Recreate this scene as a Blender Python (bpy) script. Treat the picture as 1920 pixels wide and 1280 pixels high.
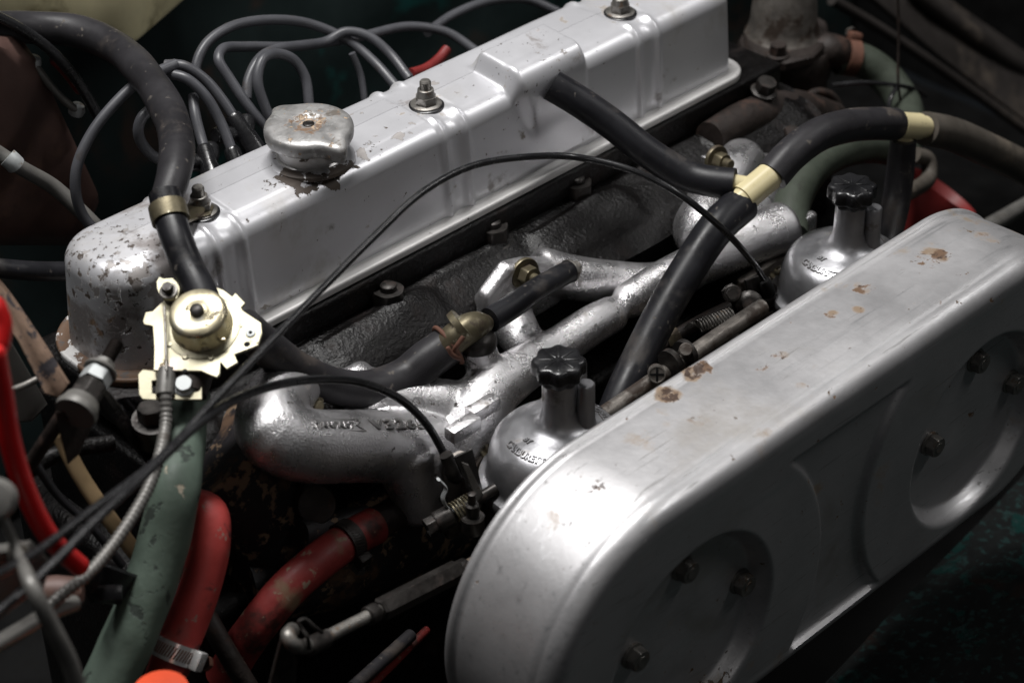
import bpy, bmesh, math, random
import numpy as np
from mathutils import Vector

for o in list(bpy.data.objects): bpy.data.objects.remove(o)
scene = bpy.context.scene
COL = scene.collection
random.seed(7); rng = np.random.default_rng(7)

# ------------------------------------------------------------------ camera
# world axes: X along the engine, Y across it (away from the camera), Z up; z=0 is the rocker-cover joint face
F_PX = 4000.0                       # 75 mm lens on a 36 mm sensor
CR = np.array([[0.71173314, -0.70230131, -0.0144505],
               [-0.41138175, -0.40005538, -0.81897542],
               [0.56938651, 0.58883662, -0.57364661]])     # rows: right, down, forward
CAM = np.array([-833.52562, -864.63456, 725.66151])        # mm
cd = bpy.data.cameras.new('camera'); cam = bpy.data.objects.new('camera', cd); COL.objects.link(cam)
cd.sensor_width = 36; cd.lens = 75; cd.clip_start = .05; cd.clip_end = 50
from mathutils import Matrix
cam.matrix_world = Matrix([[CR[0][i], -CR[1][i], -CR[2][i], CAM[i]*.001] for i in range(3)] + [[0, 0, 0, 1]])
cd.dof.use_dof = True; cd.dof.focus_distance = 1.31; cd.dof.aperture_fstop = 7.1
scene.camera = cam

# ------------------------------------------------------------------ light: workshop ceiling lamps over a dark bay, plus an added front fill
w = bpy.data.worlds.new('World'); scene.world = w; w.use_nodes = True
bg = w.node_tree.nodes['Background']; bg.inputs[0].default_value = (.78, .88, 1, 1); bg.inputs[1].default_value = .009
def area(name, loc, target, sx, sy, power, col):
    l = bpy.data.lights.new(name, 'AREA'); l.shape = 'RECTANGLE'; l.size = sx; l.size_y = sy
    l.energy = power; l.color = col
    o = bpy.data.objects.new(name, l); COL.objects.link(o); o.location = loc
    o.rotation_euler = (Vector(target) - Vector(loc)).to_track_quat('-Z', 'Y').to_euler()
    return o
area('ceiling_lamp', (-.05, .30, 1.85), (-.05, -.02, 0), 1.05, .24, 50, (1, .985, .97))
area('ceiling_lamp', (-.80, .62, 1.5), (-.1, -.05, 0), .7, .25, 7, (1, .985, .98))
area('ceiling_lamp', (1.05, -.85, 1.45), (0, -.2, 0), 1.2, .07, 7.5, (1, .985, .97))
area('front_fill', (-1.25, -1.75, 1.5), (-.1, -.2, -.05), .6, .6, 1.5, (1, .97, .94))  # unseen soft fill added on the camera side to lift the front faces
vs = scene.view_settings
vs.view_transform = 'Standard'; vs.look = 'None'; vs.exposure = 0; vs.gamma = 1; vs.use_curve_mapping = False

# ------------------------------------------------------------------ photo ray helper (mm): where the ray through a photo point meets a plane
def ray(px, py):
    return CR.T @ np.array([(px-960)/F_PX, (py-640)/F_PX, 1.])
def at(px, py, y=None, z=None, x=None):
    r = ray(px, py)
    t = (x-CAM[0])/r[0] if x is not None else (y-CAM[1])/r[1] if y is not None else (z-CAM[2])/r[2]
    return CAM + t*r
def onplane(px, py, P0, n):
    r = ray(px, py); return CAM + r*(((P0-CAM) @ n)/(r @ n))
def A(*pts):
    """[(px,py,y), ...] -> world points, y in mm"""
    return [at(p[0], p[1], y=p[2]) for p in pts]
def nrm(v): v = np.asarray(v, float); return v/np.linalg.norm(v)

# ------------------------------------------------------------------ mesh collector
class MB:
    def __init__(s): s.v = []; s.f = []; s.n = 0
    def add(s, V, F):
        V = np.asarray(V, float).reshape(-1, 3); s.v.append(V)
        s.f += [tuple(i+s.n for i in f) for f in F]; s.n += len(V); return s
    def verts(s): return np.concatenate(s.v)
def frame(n, hint=(0, 0, 1)):
    n = nrm(n); h = np.array(hint, float)
    if abs(n @ h) > .98: h = np.array([1., 0, 0]) if abs(n[0]) < .9 else np.array([0, 1., 0])
    u = nrm(np.cross(h, n)); v = np.cross(n, u); return u, v, n
def grid_faces(rows, cols, closed=True):
    F = []
    for i in range(rows-1):
        for j in range(cols if closed else cols-1):
            k = (j+1) % cols
            F.append((i*cols+j, i*cols+k, (i+1)*cols+k, (i+1)*cols+j))
    return F
def lathe(mb, P, axis, prof, n=32, rfun=None, cap0=True, cap1=True, hint=(0, 0, 1)):
    """prof: [(radius, height along axis)], from the bottom up"""
    u, v, a = frame(axis, hint); P = np.asarray(P, float)
    th = np.linspace(0, 2*math.pi, n, endpoint=False); V = []
    for r, h in prof:
        rr = r if rfun is None else r*rfun(th, h)
        V.append(P + a*h + np.outer(np.cos(th)*rr, u) + np.outer(np.sin(th)*rr, v))
    F = grid_faces(len(prof), n)
    V = np.concatenate(V)
    if cap0: F.append(tuple(range(n-1, -1, -1)))
    if cap1: F.append(tuple(range((len(prof)-1)*n, len(prof)*n)))
    return mb.add(V, F)
def spline(pts, step=3.0):
    P = np.array(pts, float)
    if len(P) == 2:
        n = max(2, int(np.linalg.norm(P[1]-P[0])/step)+1)
        return P[0] + np.linspace(0, 1, n)[:, None]*(P[1]-P[0])
    Q = np.vstack([2*P[0]-P[1], P, 2*P[-1]-P[-2]]); out = []
    for i in range(1, len(Q)-2):
        p0, p1, p2, p3 = Q[i-1:i+3]
        d = lambda a, b: max(np.linalg.norm(b-a), 1e-6)**.5
        t0 = 0; t1 = t0+d(p0, p1); t2 = t1+d(p1, p2); t3 = t2+d(p2, p3)
        n = max(2, int(np.linalg.norm(p2-p1)/step)+1)
        for t in np.linspace(t1, t2, n, endpoint=False):
            a1 = (t1-t)/(t1-t0)*p0+(t-t0)/(t1-t0)*p1; a2 = (t2-t)/(t2-t1)*p1+(t-t1)/(t2-t1)*p2
            a3 = (t3-t)/(t3-t2)*p2+(t-t2)/(t3-t2)*p3
            b1 = (t2-t)/(t2-t0)*a1+(t-t0)/(t2-t0)*a2; b2 = (t3-t)/(t3-t1)*a2+(t-t1)/(t3-t1)*a3
            out.append((t2-t)/(t2-t1)*b1+(t-t1)/(t2-t1)*b2)
    out.append(P[-1]); return np.array(out)
def sweep(mb, C, r, n=16, hint=(0, 0, 1), round_ends=0.0, flat=1.0):
    """tube of radius r (number, list, or function of 0..1) along the dense path C"""
    C = np.asarray(C, float); T = np.gradient(C, axis=0); T /= np.linalg.norm(T, axis=1)[:, None]
    m = len(C); s = np.r_[0, np.cumsum(np.linalg.norm(np.diff(C, axis=0), axis=1))]; s /= s[-1]
    R = np.array([r(t) for t in s]) if callable(r) else (np.full(m, r) if np.isscalar(r) else np.interp(s, np.linspace(0, 1, len(r)), r))
    u, v, _ = frame(T[0], hint); th = np.linspace(0, 2*math.pi, n, endpoint=False); V = []
    for i in range(m):
        u = nrm(u - T[i]*(u @ T[i])); v = np.cross(T[i], u)
        V.append(C[i] + R[i]*(np.outer(np.cos(th), u) + np.outer(np.sin(th)*flat, v)))
    rows = m
    if round_ends:
        e = round_ends
        V = [V[0].mean(0)+(V[0]-V[0].mean(0))*.8] + V + [V[-1].mean(0)+(V[-1]-V[-1].mean(0))*.8]
        V[0] = V[0]-T[0]*e; V[-1] = V[-1]+T[-1]*e; rows += 2
    F = grid_faces(rows, n); F.append(tuple(range(n-1, -1, -1))); F.append(tuple(range((rows-1)*n, rows*n)))
    return mb.add(np.concatenate(V), F)
def tube(pts, r, n=16, step=3.0, **k): return sweep(MB(), spline(pts, step), r, n, **k)
def hexhead(mb, P, axis, af, h, washer=0, dome=.0, hint=(0, 0, 1)):
    """hexagon bolt head or nut: af = across flats"""
    R = af/2/math.cos(math.pi/6)
    if washer: lathe(mb, P, axis, [(washer, 0), (washer, 1.4), (washer-.4, 1.7)], 28, hint=hint)
    b = 1.7 if washer else 0
    P = np.asarray(P, float) + nrm(axis)*b
    th = np.linspace(0, 2*math.pi, 48, endpoint=False)
    def hx(t, hh): return math.cos(math.pi/6)/np.cos((t % (math.pi/3))-math.pi/6)
    u, v, a = frame(axis, hint); V = []
    for r, z, k in ((R, 0, 1), (R, h*.86, 1), (R*.93, h, .0)):
        rr = r*(hx(th, 0) if k else np.minimum(hx(th, 0), .90)/.93)
        V.append(P+a*z+np.outer(np.cos(th)*rr, u)+np.outer(np.sin(th)*rr, v))
    F = grid_faces(3, 48); F.append(tuple(range(96, 144)))
    return mb.add(np.concatenate(V), F)
def prism(mb, pts, n, t, bev=.5, both=True):
    """polygon of world points (roughly planar) given thickness t along n with a small bevelled top edge"""
    P = np.array(pts, float); n = nrm(n); c = P.mean(0); k = len(P)
    area2 = sum(np.dot(n, np.cross(P[i]-c, P[(i+1) % k]-c)) for i in range(k))
    if area2 < 0: P = P[::-1]
    d = []
    for i in range(k):
        e1 = nrm(P[i]-P[i-1]); e2 = nrm(P[(i+1) % k]-P[i])
        m = nrm(np.cross(n, e1)) + nrm(np.cross(n, e2)); d.append(m/max(.5, (m @ m)/2))
    d = np.array(d)
    V = [P, P+n*(t-bev), P+n*t+d*bev]; F = grid_faces(3, k)
    F.append(tuple(range(2*k, 3*k)))
    if both: F.append(tuple(range(k-1, -1, -1)))
    return mb.add(np.concatenate(V), F)
def boxm(mb, c, ax, size, bev=.6):
    """box with bevelled edges; ax = 3 unit axes, size = full lengths"""
    bm = bmesh.new(); bmesh.ops.create_cube(bm, size=1)
    for v in bm.verts: v.co = Vector((v.co.x*size[0], v.co.y*size[1], v.co.z*size[2]))
    if bev: bmesh.ops.bevel(bm, geom=list(bm.edges), offset=bev, segments=2, affect='EDGES', profile=.5)
    bm.verts.index_update(); V = np.array([v.co for v in bm.verts]); F = [tuple(v.index for v in f.verts) for f in bm.faces]; bm.free()
    return mb.add(np.asarray(c, float) + V @ np.array(ax, float), F)
EX = np.eye(3)

# ------------------------------------------------------------------ objects
OFF = {}
def put(o, parent, props):
    COL.objects.link(o)
    for k, v in props.items():
        if v is not None: o[k] = v
    if parent is not None: o.parent = parent
def thing(name, label, cat, loc=(0, 0, 0), group=None):
    o = bpy.data.objects.new(name, None); o.empty_display_size = .01
    put(o, None, dict(label=label, category=cat, group=group))
    o.location = Vector(loc)*.001; OFF[o] = np.array(loc, float); return o
def obj(name, mb, material, parent=None, label=None, cat=None, group=None, kind=None, angle=40, mods=None):
    V = mb.verts()
    off = OFF[parent] if parent is not None else np.array([*((V.max(0)+V.min(0))[:2]/2), V[:, 2].min()])
    me = bpy.data.meshes.new(name); me.from_pydata(((V-off)*.001).tolist(), [], mb.f); me.update()
    bm = bmesh.new(); bm.from_mesh(me); bmesh.ops.recalc_face_normals(bm, faces=bm.faces); bm.to_mesh(me); bm.free()
    me.shade_smooth(); me.set_sharp_from_angle(angle=math.radians(angle))
    me.materials.append(material)
    o = bpy.data.objects.new(name, me); OFF[o] = off
    put(o, parent, dict(label=label, category=cat, group=group, kind=kind))
    if parent is None: o.location = Vector(off)*.001
    if mods: mods(o)
    return o
def text_verts(s, size, depth=.5, spacing=1.0, font_shear=0, fat=.018):
    """solid letters lying in local xy (mm), standing up depth mm in z"""
    c = bpy.data.curves.new('t', 'FONT'); c.body = s; c.size = 1; c.extrude = .5; c.space_character = spacing; c.align_x = 'CENTER'
    c.offset = fat; c.resolution_u = 3; c.shear = font_shear
    o = bpy.data.objects.new('t', c); COL.objects.link(o)
    me = bpy.data.meshes.new_from_object(o.evaluated_get(bpy.context.evaluated_depsgraph_get()))
    V = np.array([v.co for v in me.vertices]); F = [tuple(p.vertices) for p in me.polygons]
    bpy.data.objects.remove(o); bpy.data.meshes.remove(me); bpy.data.curves.remove(c)
    V[:, :2] *= size; V[:, 2] = (V[:, 2] > 0)*depth; return V, F

# ------------------------------------------------------------------ materials
def mat(name, col, metal=0., rough=.5, var=.12, vscale=40, layers=(), bump=None, spec=.5, coat=0, rvar=.1, bump2=None, aniso=None):
    """layers: (colour, noise scale, threshold, softness, metal, rough[, masks][, stretch]); masks: (x,y,z,r,bias) in mm raise the noise near a point"""
    m = bpy.data.materials.new(name); m.use_nodes = True; nt = m.node_tree; N = nt.nodes; L = nt.links
    B = N['Principled BSDF']; B.inputs['Specular IOR Level'].default_value = spec; B.inputs['Coat Weight'].default_value = coat
    B.inputs['Coat Roughness'].default_value = .15
    pos = N.new('ShaderNodeNewGeometry').outputs['Position']
    def noise(sc, det=5, rgh=.6, off=0, stretch=None, dist=0):
        vec = pos
        mp = N.new('ShaderNodeMapping'); L.new(pos, mp.inputs['Vector']); mp.inputs['Location'].default_value = (off, off*.7, off*1.3)
        if stretch: mp.inputs['Scale'].default_value = stretch
        n = N.new('ShaderNodeTexNoise'); n.inputs['Scale'].default_value = sc; n.inputs['Detail'].default_value = det
        n.inputs['Roughness'].default_value = rgh; n.inputs['Distortion'].default_value = dist; L.new(mp.outputs[0], n.inputs['Vector']); return n.outputs['Fac']
    def math_(op, a, b=None, clamp=False):
        n = N.new('ShaderNodeMath'); n.operation = op; n.use_clamp = clamp
        for i, q in enumerate((a, b)):
            if q is None: continue
            if isinstance(q, (int, float)): n.inputs[i].default_value = q
            else: L.new(q, n.inputs[i])
        return n.outputs[0]
    def mixc(f, a, b):
        n = N.new('ShaderNodeMix'); n.data_type = 'RGBA'
        L.new(f, n.inputs['Factor'])
        for s, q in ((6, a), (7, b)):
            if isinstance(q, tuple): n.inputs[s].default_value = (*q, 1)
            else: L.new(q, n.inputs[s])
        return n.outputs[2]
    def mixf(f, a, b):
        n = N.new('ShaderNodeMix'); L.new(f, n.inputs[0])
        for s, q in ((2, a), (3, b)):
            if isinstance(q, (int, float)): n.inputs[s].default_value = q
            else: L.new(q, n.inputs[s])
        return n.outputs[0]
    def ramp(v, a, b):
        n = N.new('ShaderNodeMapRange'); n.interpolation_type = 'SMOOTHSTEP'; L.new(v, n.inputs[0])
        n.inputs[1].default_value = a; n.inputs[2].default_value = b; return n.outputs[0]
    nv = ramp(noise(vscale, 6, .65), .25, .75)
    c = mixc(nv, tuple(max(0, q*(1-var)) for q in col), tuple(min(1, q*(1+var)) for q in col))
    r = mixf(nv, max(.05, rough-rvar), min(1, rough+rvar)); me = None; chip = None
    metalv = metal
    for i, ly in enumerate(layers):
        lc, sc, th, so, lm, lr = ly[:6]; masks = ly[6] if len(ly) > 6 else (); st = ly[7] if len(ly) > 7 else None
        f = noise(sc, 7, .62, 3.1*i+1.7, st, .25)
        for (mx, my, mz, mr, bias) in masks:
            d = N.new('ShaderNodeVectorMath'); d.operation = 'DISTANCE'; L.new(pos, d.inputs[0]); d.inputs[1].default_value = (mx*.001, my*.001, mz*.001)
            k = N.new('ShaderNodeMapRange'); k.interpolation_type = 'SMOOTHSTEP'; L.new(d.outputs['Value'], k.inputs[0])
            k.inputs[1].default_value = mr*.001; k.inputs[2].default_value = mr*.0004; k.inputs[3].default_value = 0; k.inputs[4].default_value = bias*.72
            f = math_('ADD', f, k.outputs[0])
        th = .5+(th-.5)*.72; so = so*.8; f = ramp(f, th, th+so); c = mixc(f, c, lc); r = mixf(f, r, lr); metalv = mixf(f, metalv, lm)
        if so <= .05: chip = f if chip is None else math_('MAXIMUM', chip, f)
    L.new(c, B.inputs['Base Color']); L.new(r, B.inputs['Roughness'])
    if isinstance(metalv, (int, float)): B.inputs['Metallic'].default_value = metalv
    else: L.new(metalv, B.inputs['Metallic'])
    prev = None
    def bumpn(h, dist, strength=1.0, inv=False):
        nonlocal prev
        b = N.new('ShaderNodeBump'); b.inputs['Distance'].default_value = dist; b.inputs['Strength'].default_value = strength; b.invert = inv
        L.new(h, b.inputs['Height'])
        if prev is not None: L.new(prev, b.inputs['Normal'])
        prev = b.outputs[0]
    for bb in (bump, bump2):
        if bb: bumpn(noise(bb[0], bb[2] if len(bb) > 2 else 4, .6, 9.3), bb[1]*.001)
    if chip is not None: bumpn(chip, .00025, 1, True)
    if prev is not None: L.new(prev, B.inputs['Normal'])
    return m

GREYCHIP = (.20, .185, .18)
M = {}
CHIPS = [(*at(px, py, z=zz), r, b) for px, py, zz, r, b in ((690, 285, 70, 12, .26), (695, 262, 70, 10, .2), (745, 255, 70, 9, .24), (775, 238, 70, 9, .22), (985, 132, 83, 8, .26), (1068, 92, 83, 8, .24), (1108, 122, 74, 9, .26), (815, 153, 71, 5, .28), (932, 212, 71, 7, .24), (660, 205, 71, 12, .2), (1250, 62, 71, 5, .25))]
SPECKS = [(*at(px, py, z=71), r, b) for px, py, r, b in ((540, 333, 11, .34), (575, 345, 12, .34), (605, 338, 10, .3), (640, 325, 10, .34), (650, 310, 8, .3), (505, 345, 8, .2), (700, 270, 10, .2), (560, 320, 14, .2))]
STAINS = [(*at(px, py, z=11), r, b) for px, py, r, b in ((1255, 742, 11, .38), (1298, 703, 9, .36), (1318, 690, 8, .36), (1742, 488, 16, .22), (1780, 480, 12, .18), (1622, 540, 13, .2), (1560, 592, 7, .22), (1610, 583, 6, .26), (1462, 668, 8, .26), (1312, 792, 9, .24), (1430, 690, 8, .2), (1120, 915, 9, .22), (1035, 955, 14, .2), (1500, 725, 6, .2), (1850, 445, 12, .16))]
LE = (-300, 40, 50); CP = (-133, 35, 72)
M['cover'] = mat('silver_paint', (.62, .62, .645), .48, .35, .05, 9, [
    ((.44, .425, .41), 13, .58, .22, .4, .45), ((.30, .27, .24), 70, .70, .10, .2, .6, tuple((sx, 35, 70, 26, .12) for sx in (-217, -36, 145))),
    ((.33, .31, .30), 75, .755, .012, .2, .5, (*CHIPS, (*LE, 85, .11), (*CP, 40, .11), (40, 20, 80, 60, .075), (-296, 0, 50, 50, .10))),
    ((.26, .24, .235), 22, .66, .12, .3, .45, ((*LE, 110, .15),)),
    ((.07, .055, .045), 210, .76, .02, .1, .6, (*SPECKS, (*LE, 90, .13), (*CP, 36, .13), (40, 20, 85, 60, .06))),
    ((.085, .065, .05), 85, .77, .02, .1, .6, ((-306, 70, 62, 60, .13), (-128, 12, 70, 26, .17))),
    ((.20, .13, .08), 60, .76, .08, .0, .6, ((-298, 60, 5, 70, .16), (78, 45, 84, 22, .22), (60, 15, 84, 40, .07)))], bump=(16, .12, 2), rvar=.06)
M['rusty_flange'] = mat('chipped_flange', (.58, .57, .56), .25, .4, .08, 20, [
    ((.09, .05, .028), 45, .70, .03, .0, .6, ((-300, 60, 0, 95, .27), (-300, -5, 0, 70, .25))),
    ((.06, .05, .045), 120, .73, .02, .0, .6, ((-300, 60, 0, 95, .1),))])
M['cap'] = mat('dull_zinc', (.31, .305, .30), .6, .45, .22, 60, [
    ((.52, .52, .51), 90, .57, .10, .75, .42), ((.12, .105, .09), 50, .60, .10, .3, .6),
    ((.15, .095, .06), 150, .66, .16, .0, .8, ((-131, 36, 95, 20, .24),)),
    ((.36, .27, .19), 220, .66, .06, .1, .7, ((-131, 36, 95, 16, .16),))], bump=(160, .25))
M['neck'] = mat('neck_steel', (.55, .54, .53), .6, .38, .1, 60, [((.1, .08, .06), 110, .68, .05, .1, .6)])
M['steel'] = mat('worn_steel', (.21, .20, .185), .8, .45, .25, 120, [((.12, .085, .06), 160, .60, .12, .3, .65)], bump=(300, .15))
M['dark_steel'] = mat('oily_steel', (.030, .027, .025), .6, .42, .3, 120, [((.02, .012, .009), 110, .55, .15, .1, .7)], bump=(220, .3))
M['air'] = mat('aluminium_sheet', (.46, .455, .462), .72, .45, .05, 12, [
    ((.60, .60, .61), 160, .54, .25, .85, .34, (), (.05, 1, 1)), ((.27, .265, .265), 420, .66, .08, .6, .55, (), (.04, .6, 1)),
    ((.25, .185, .13), 34, .70, .20, .3, .55, STAINS),
    ((.12, .07, .04), 95, .74, .12, .1, .7, STAINS), ((.05, .028, .018), 260, .80, .10, .0, .8, STAINS),
    ((.33, .27, .215), 26, .66, .14, .5, .5), ((.16, .09, .045), 140, .775, .03, .0, .7),
    ((.10, .06, .03), 90, .74, .03, 0, .7, ((-125, -298, -162, 26, .22),)),
    ((.40, .38, .36), 9, .58, .2, .8, .45)], bump=(7, .8, 2), bump2=(260, .10), rvar=.08)
M['castalu'] = mat('silver_cast_aluminium', (.62, .61, .62), .93, .30, .08, 60, [
    ((.035, .028, .022), 150, .735, .03, .1, .6, ((-255, -70, -35, 30, .15), (-140, -90, -30, 40, .1))),
    ((.10, .07, .045), 26, .68, .12, .2, .6, ((-255, -60, -40, 45, .12), (0, -60, -30, 30, .12)))], bump=(760, .50, 4), bump2=(90, .14))
M['dashpot'] = mat('dull_carburettor_alloy', (.36, .36, .375), .85, .36, .10, 40, [((.16, .145, .13), 45, .60, .14, .4, .55)], bump=(260, .10))
M['carb'] = mat('dirty_carburettor_alloy', (.17, .155, .14), .7, .45, .3, 60, [((.03, .02, .014), 45, .48, .15, .1, .6)], bump=(150, .4))
M['blackplastic'] = mat('black_plastic', (.010, .010, .011), 0, .28, .3, 60, spec=.5, bump=(200, .1))
M['rubber'] = mat('black_rubber', (.010, .010, .012), 0, .40, .3, 30, [((.042, .038, .036), 30, .56, .2, 0, .65), ((.07, .062, .055), 180, .68, .08, 0, .7)], bump=(380, .06), spec=.24)
M['oldrubber'] = mat('dusty_rubber', (.022, .021, .023), 0, .42, .25, 25, [((.060, .050, .044), 24, .54, .2, 0, .65), ((.09, .08, .07), 160, .67, .08, 0, .7)], bump=(300, .1), spec=.24)
M['brownrubber'] = mat('brown_dusty_rubber', (.062, .054, .045), 0, .6, .25, 25, [((.12, .10, .078), 18, .5, .25, 0, .75)], bump=(300, .12), spec=.3)
M['lead'] = mat('grey_lead', (.060, .061, .068), 0, .42, .12, 40, [((.045, .04, .04), 60, .62, .15, 0, .6)], spec=.4)
M['cable'] = mat('black_cable', (.014, .014, .015), 0, .26, .2, 60, spec=.5)
M['greyconduit'] = mat('spiral_conduit', (.15, .145, .135), .35, .42, .15, 90, [((.06, .05, .04), 70, .6, .15, 0, .6)])
M['cream'] = mat('cream_nylon', (.56, .49, .29), 0, .34, .06, 30, [((.20, .14, .06), 120, .74, .04, 0, .6)], spec=.5)
M['bottle'] = mat('yellowed_plastic', (.80, .73, .46), 0, .5, .10, 20, [((.25, .20, .09), 14, .58, .2, 0, .6)])
M['zinc'] = mat('yellow_passivated_zinc', (.34, .315, .225), .55, .42, .10, 70, [
    ((.24, .25, .18), 30, .55, .15, .5, .45), ((.47, .38, .36), 24, .60, .15, .5, .4), ((.22, .17, .10), 130, .70, .06, .2, .6)], bump=(90, .10))
M['zincdome'] = mat('weathered_zinc_dome', (.58, .52, .36), .75, .32, .12, 60, [
    ((.22, .19, .14), 55, .60, .06, .3, .55, ((-296, -32, 100, 18, .15),)), ((.62, .60, .50), 45, .58, .1, .8, .3)], bump=(110, .12))
M['green'] = mat('green_hose_cloth', (.085, .115, .092), 0, .6, .14, 60, [
    ((.035, .045, .038), 55, .62, .06, 0, .7), ((.40, .35, .27), 32, .70, .04, 0, .8, ((*at(318, 985, y=-92), 20, .15), (*at(325, 940, y=-92), 14, .10), (*at(322, 1040, y=-96), 14, .13)), (1, 1, .45))], bump=(200, .3), spec=.3)
M['red'] = mat('red_silicone_hose', (.33, .042, .037), 0, .5, .2, 40, [((.17, .10, .08), 30, .57, .22, 0, .75), ((.06, .02, .02), 55, .60, .14, 0, .6), ((.22, .16, .13), 120, .66, .08, 0, .8)], bump=(260, .15), spec=.35)
M['reddirty'] = mat('dirty_red_hose', (.19, .024, .022), 0, .55, .25, 40, [((.16, .10, .06), 26, .55, .18, 0, .75), ((.035, .015, .012), 34, .54, .2, 0, .6), ((.20, .14, .10), 140, .64, .08, 0, .8)], bump=(220, .25), spec=.3)
M['redcable'] = mat('red_cable', (.42, .008, .008), 0, .38, .06, 30, spec=.4)
M['redplastic'] = mat('red_plastic', (.15, .010, .009), 0, .55, .2, 30)
M['orange'] = mat('orange_plastic', (.80, .10, .04), 0, .4, .05, 30)
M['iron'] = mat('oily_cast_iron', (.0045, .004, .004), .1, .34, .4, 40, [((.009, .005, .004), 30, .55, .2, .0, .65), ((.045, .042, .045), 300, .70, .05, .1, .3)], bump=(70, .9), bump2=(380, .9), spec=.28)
M['oiliron'] = mat('wet_oily_iron', (.010, .009, .010), .2, .18, .3, 60, bump=(140, 1.6), bump2=(320, .6), spec=.6)
M['rustiron'] = mat('rusty_iron', (.014, .009, .007), .2, .6, .35, 40, [((.034, .016, .010), 60, .57, .15, .1, .8), ((.02, .014, .012), 35, .55, .15, .1, .6)], bump=(160, .8))
M['exhaust'] = mat('scaled_exhaust_iron', (.016, .014, .016), .2, .55, .3, 50, [((.20, .135, .085), 75, .58, .05, .1, .8, ((*at(490, 990, y=-110), 45, .10),)), ((.10, .055, .03), 40, .56, .15, 0, .8)], bump=(240, .5))
M['rustbox'] = mat('brown_painted_box', (.085, .048, .040), .1, .5, .25, 18, [((.12, .065, .045), 25, .52, .2, 0, .6), ((.03, .02, .02), 14, .6, .2, 0, .5)], bump=(60, .3))
M['ruststrap'] = mat('rusty_strap', (.24, .16, .115), .3, .5, .2, 40, [((.045, .04, .045), 70, .53, .07, .2, .5), ((.22, .10, .05), 45, .56, .1, 0, .8)], bump=(160, .4))
M['wing'] = mat('peeling_green_panel', (.005, .006, .006), 0, .6, .3, 30, [((.004, .020, .018), 34, .60, .05, 0, .45), ((.010, .024, .023), 150, .56, .10, 0, .6), ((.014, .008, .006), 16, .60, .15, 0, .6)], bump=(130, .5), spec=.12)
M['farwing'] = mat('dark_green_panel', (.010, .016, .016), 0, .5, .3, 8, [((.010, .06, .055), 8, .60, .12, 0, .4), ((.03, .02, .016), 10, .58, .15, 0, .6)], bump=(60, .3), spec=.2)
M['black'] = mat('soot_black', (.004, .004, .004), 0, .6, .3, 30, spec=.1)
M['tan'] = mat('tan_strap', (.26, .18, .095), 0, .6, .2, 30, [((.09, .05, .025), 30, .58, .15, 0, .7)])
M['brass'] = mat('tarnished_brass', (.13, .112, .072), .7, .42, .25, 70, [((.06, .045, .03), 70, .54, .1, .3, .6), ((.36, .34, .26), 80, .64, .08, .8, .38)], bump=(200, .2))
M['rust'] = mat('bright_rust', (.10, .042, .026), .1, .75, .25, 90, bump=(300, .4))
M['chrome'] = mat('bright_clamp', (.80, .79, .78), .55, .25, .05, 40, [((.12, .06, .045), 60, .64, .1, .4, .4)])
M['whitenut'] = mat('pale_nut', (.42, .44, .44), .3, .5, .15, 60, [((.2, .17, .14), 90, .62, .1, .1, .6)])
M['yellow'] = mat('yellow_plastic', (.62, .40, .04), 0, .45, .1, 30)
M['greyplastic'] = mat('grey_box', (.14, .135, .125), .2, .5, .15, 30)
M['letter'] = mat('raised_letter_alloy', (.50, .49, .49), .9, .33, .1, 60)
M['dirtyletter'] = mat('grimy_letter_alloy', (.20, .185, .17), .6, .5, .2, 60)
M['panelgrey'] = mat('dusty_dark_steel', (.030, .026, .024), .2, .6, .3, 14, [((.06, .048, .038), 16, .55, .2, 0, .8)], bump=(60, .4), spec=.3)
M['dimgreen'] = mat('dull_green_hose', (.042, .050, .038), 0, .6, .25, 40, [((.03, .03, .025), 40, .58, .12, 0, .7)], bump=(200, .3), spec=.25)
M['letterdark'] = mat('dark_letter_outline', (.05, .043, .038), .1, .7, .3, 120)  # dark colour of the wider, lower letter copies that outline raised lettering
# ------------------------------------------------------------------ rocker cover
def sst(a, b, x):
    t = np.clip((x-a)/(b-a), 0, 1); return t*t*(3-2*t)
def boxf(x, a, b, s): return sst(a-s/2, a+s/2, x)*(1-sst(b-s/2, b+s/2, x))
def rr_loop(x0, x1, y0, y1, R, d, nx, ny, nc):
    """rounded rectangle inset by d; R = radii at (x0y0, x1y0, x1y1, x0y1); same point count for every d"""
    r = [max(q-d, 0) for q in R]; x0, x1, y0, y1 = x0+d, x1-d, y0+d, y1-d; P = []
    cs = [(x0+r[0], y0+r[0], r[0], math.pi), (x1-r[1], y0+r[1], r[1], 1.5*math.pi), (x1-r[2], y1-r[2], r[2], 0), (x0+r[3], y1-r[3], r[3], .5*math.pi)]
    for k in range(4):
        cx, cy, rr, a0 = cs[k]
        a = a0+np.linspace(0, math.pi/2, nc); arc = np.c_[cx+rr*np.cos(a), cy+rr*np.sin(a)]
        nx_ = cs[(k+1) % 4]; b = np.array([nx_[0]+nx_[2]*math.cos(nx_[3]), nx_[1]+nx_[2]*math.sin(nx_[3])])
        n = nx if k % 2 == 0 else ny
        side = arc[-1]+np.linspace(0, 1, n+2)[1:-1, None]*(b-arc[-1])
        P += [arc, side]
    return np.concatenate(P)
X0, X1, Y0, Y1 = -302, 236, 5, 83
RR = (32, 12, 12, 32)
STUDX = (-217, -36, 145); STUDY = 35
prof = [(0, 3), (.3, 8)] + [(.3+3.2*t, 8+47*t) for t in np.linspace(.1, 1, 9)]
prof += [(17.5-14*math.cos(a), 55+14*math.sin(a)) for a in np.linspace(0, math.pi/2, 13)[1:]]
prof += [(d, 69+1.6*((d-17.5)/21.5)**.8) for d in np.linspace(18.6, 38.9, 22)]
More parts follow.
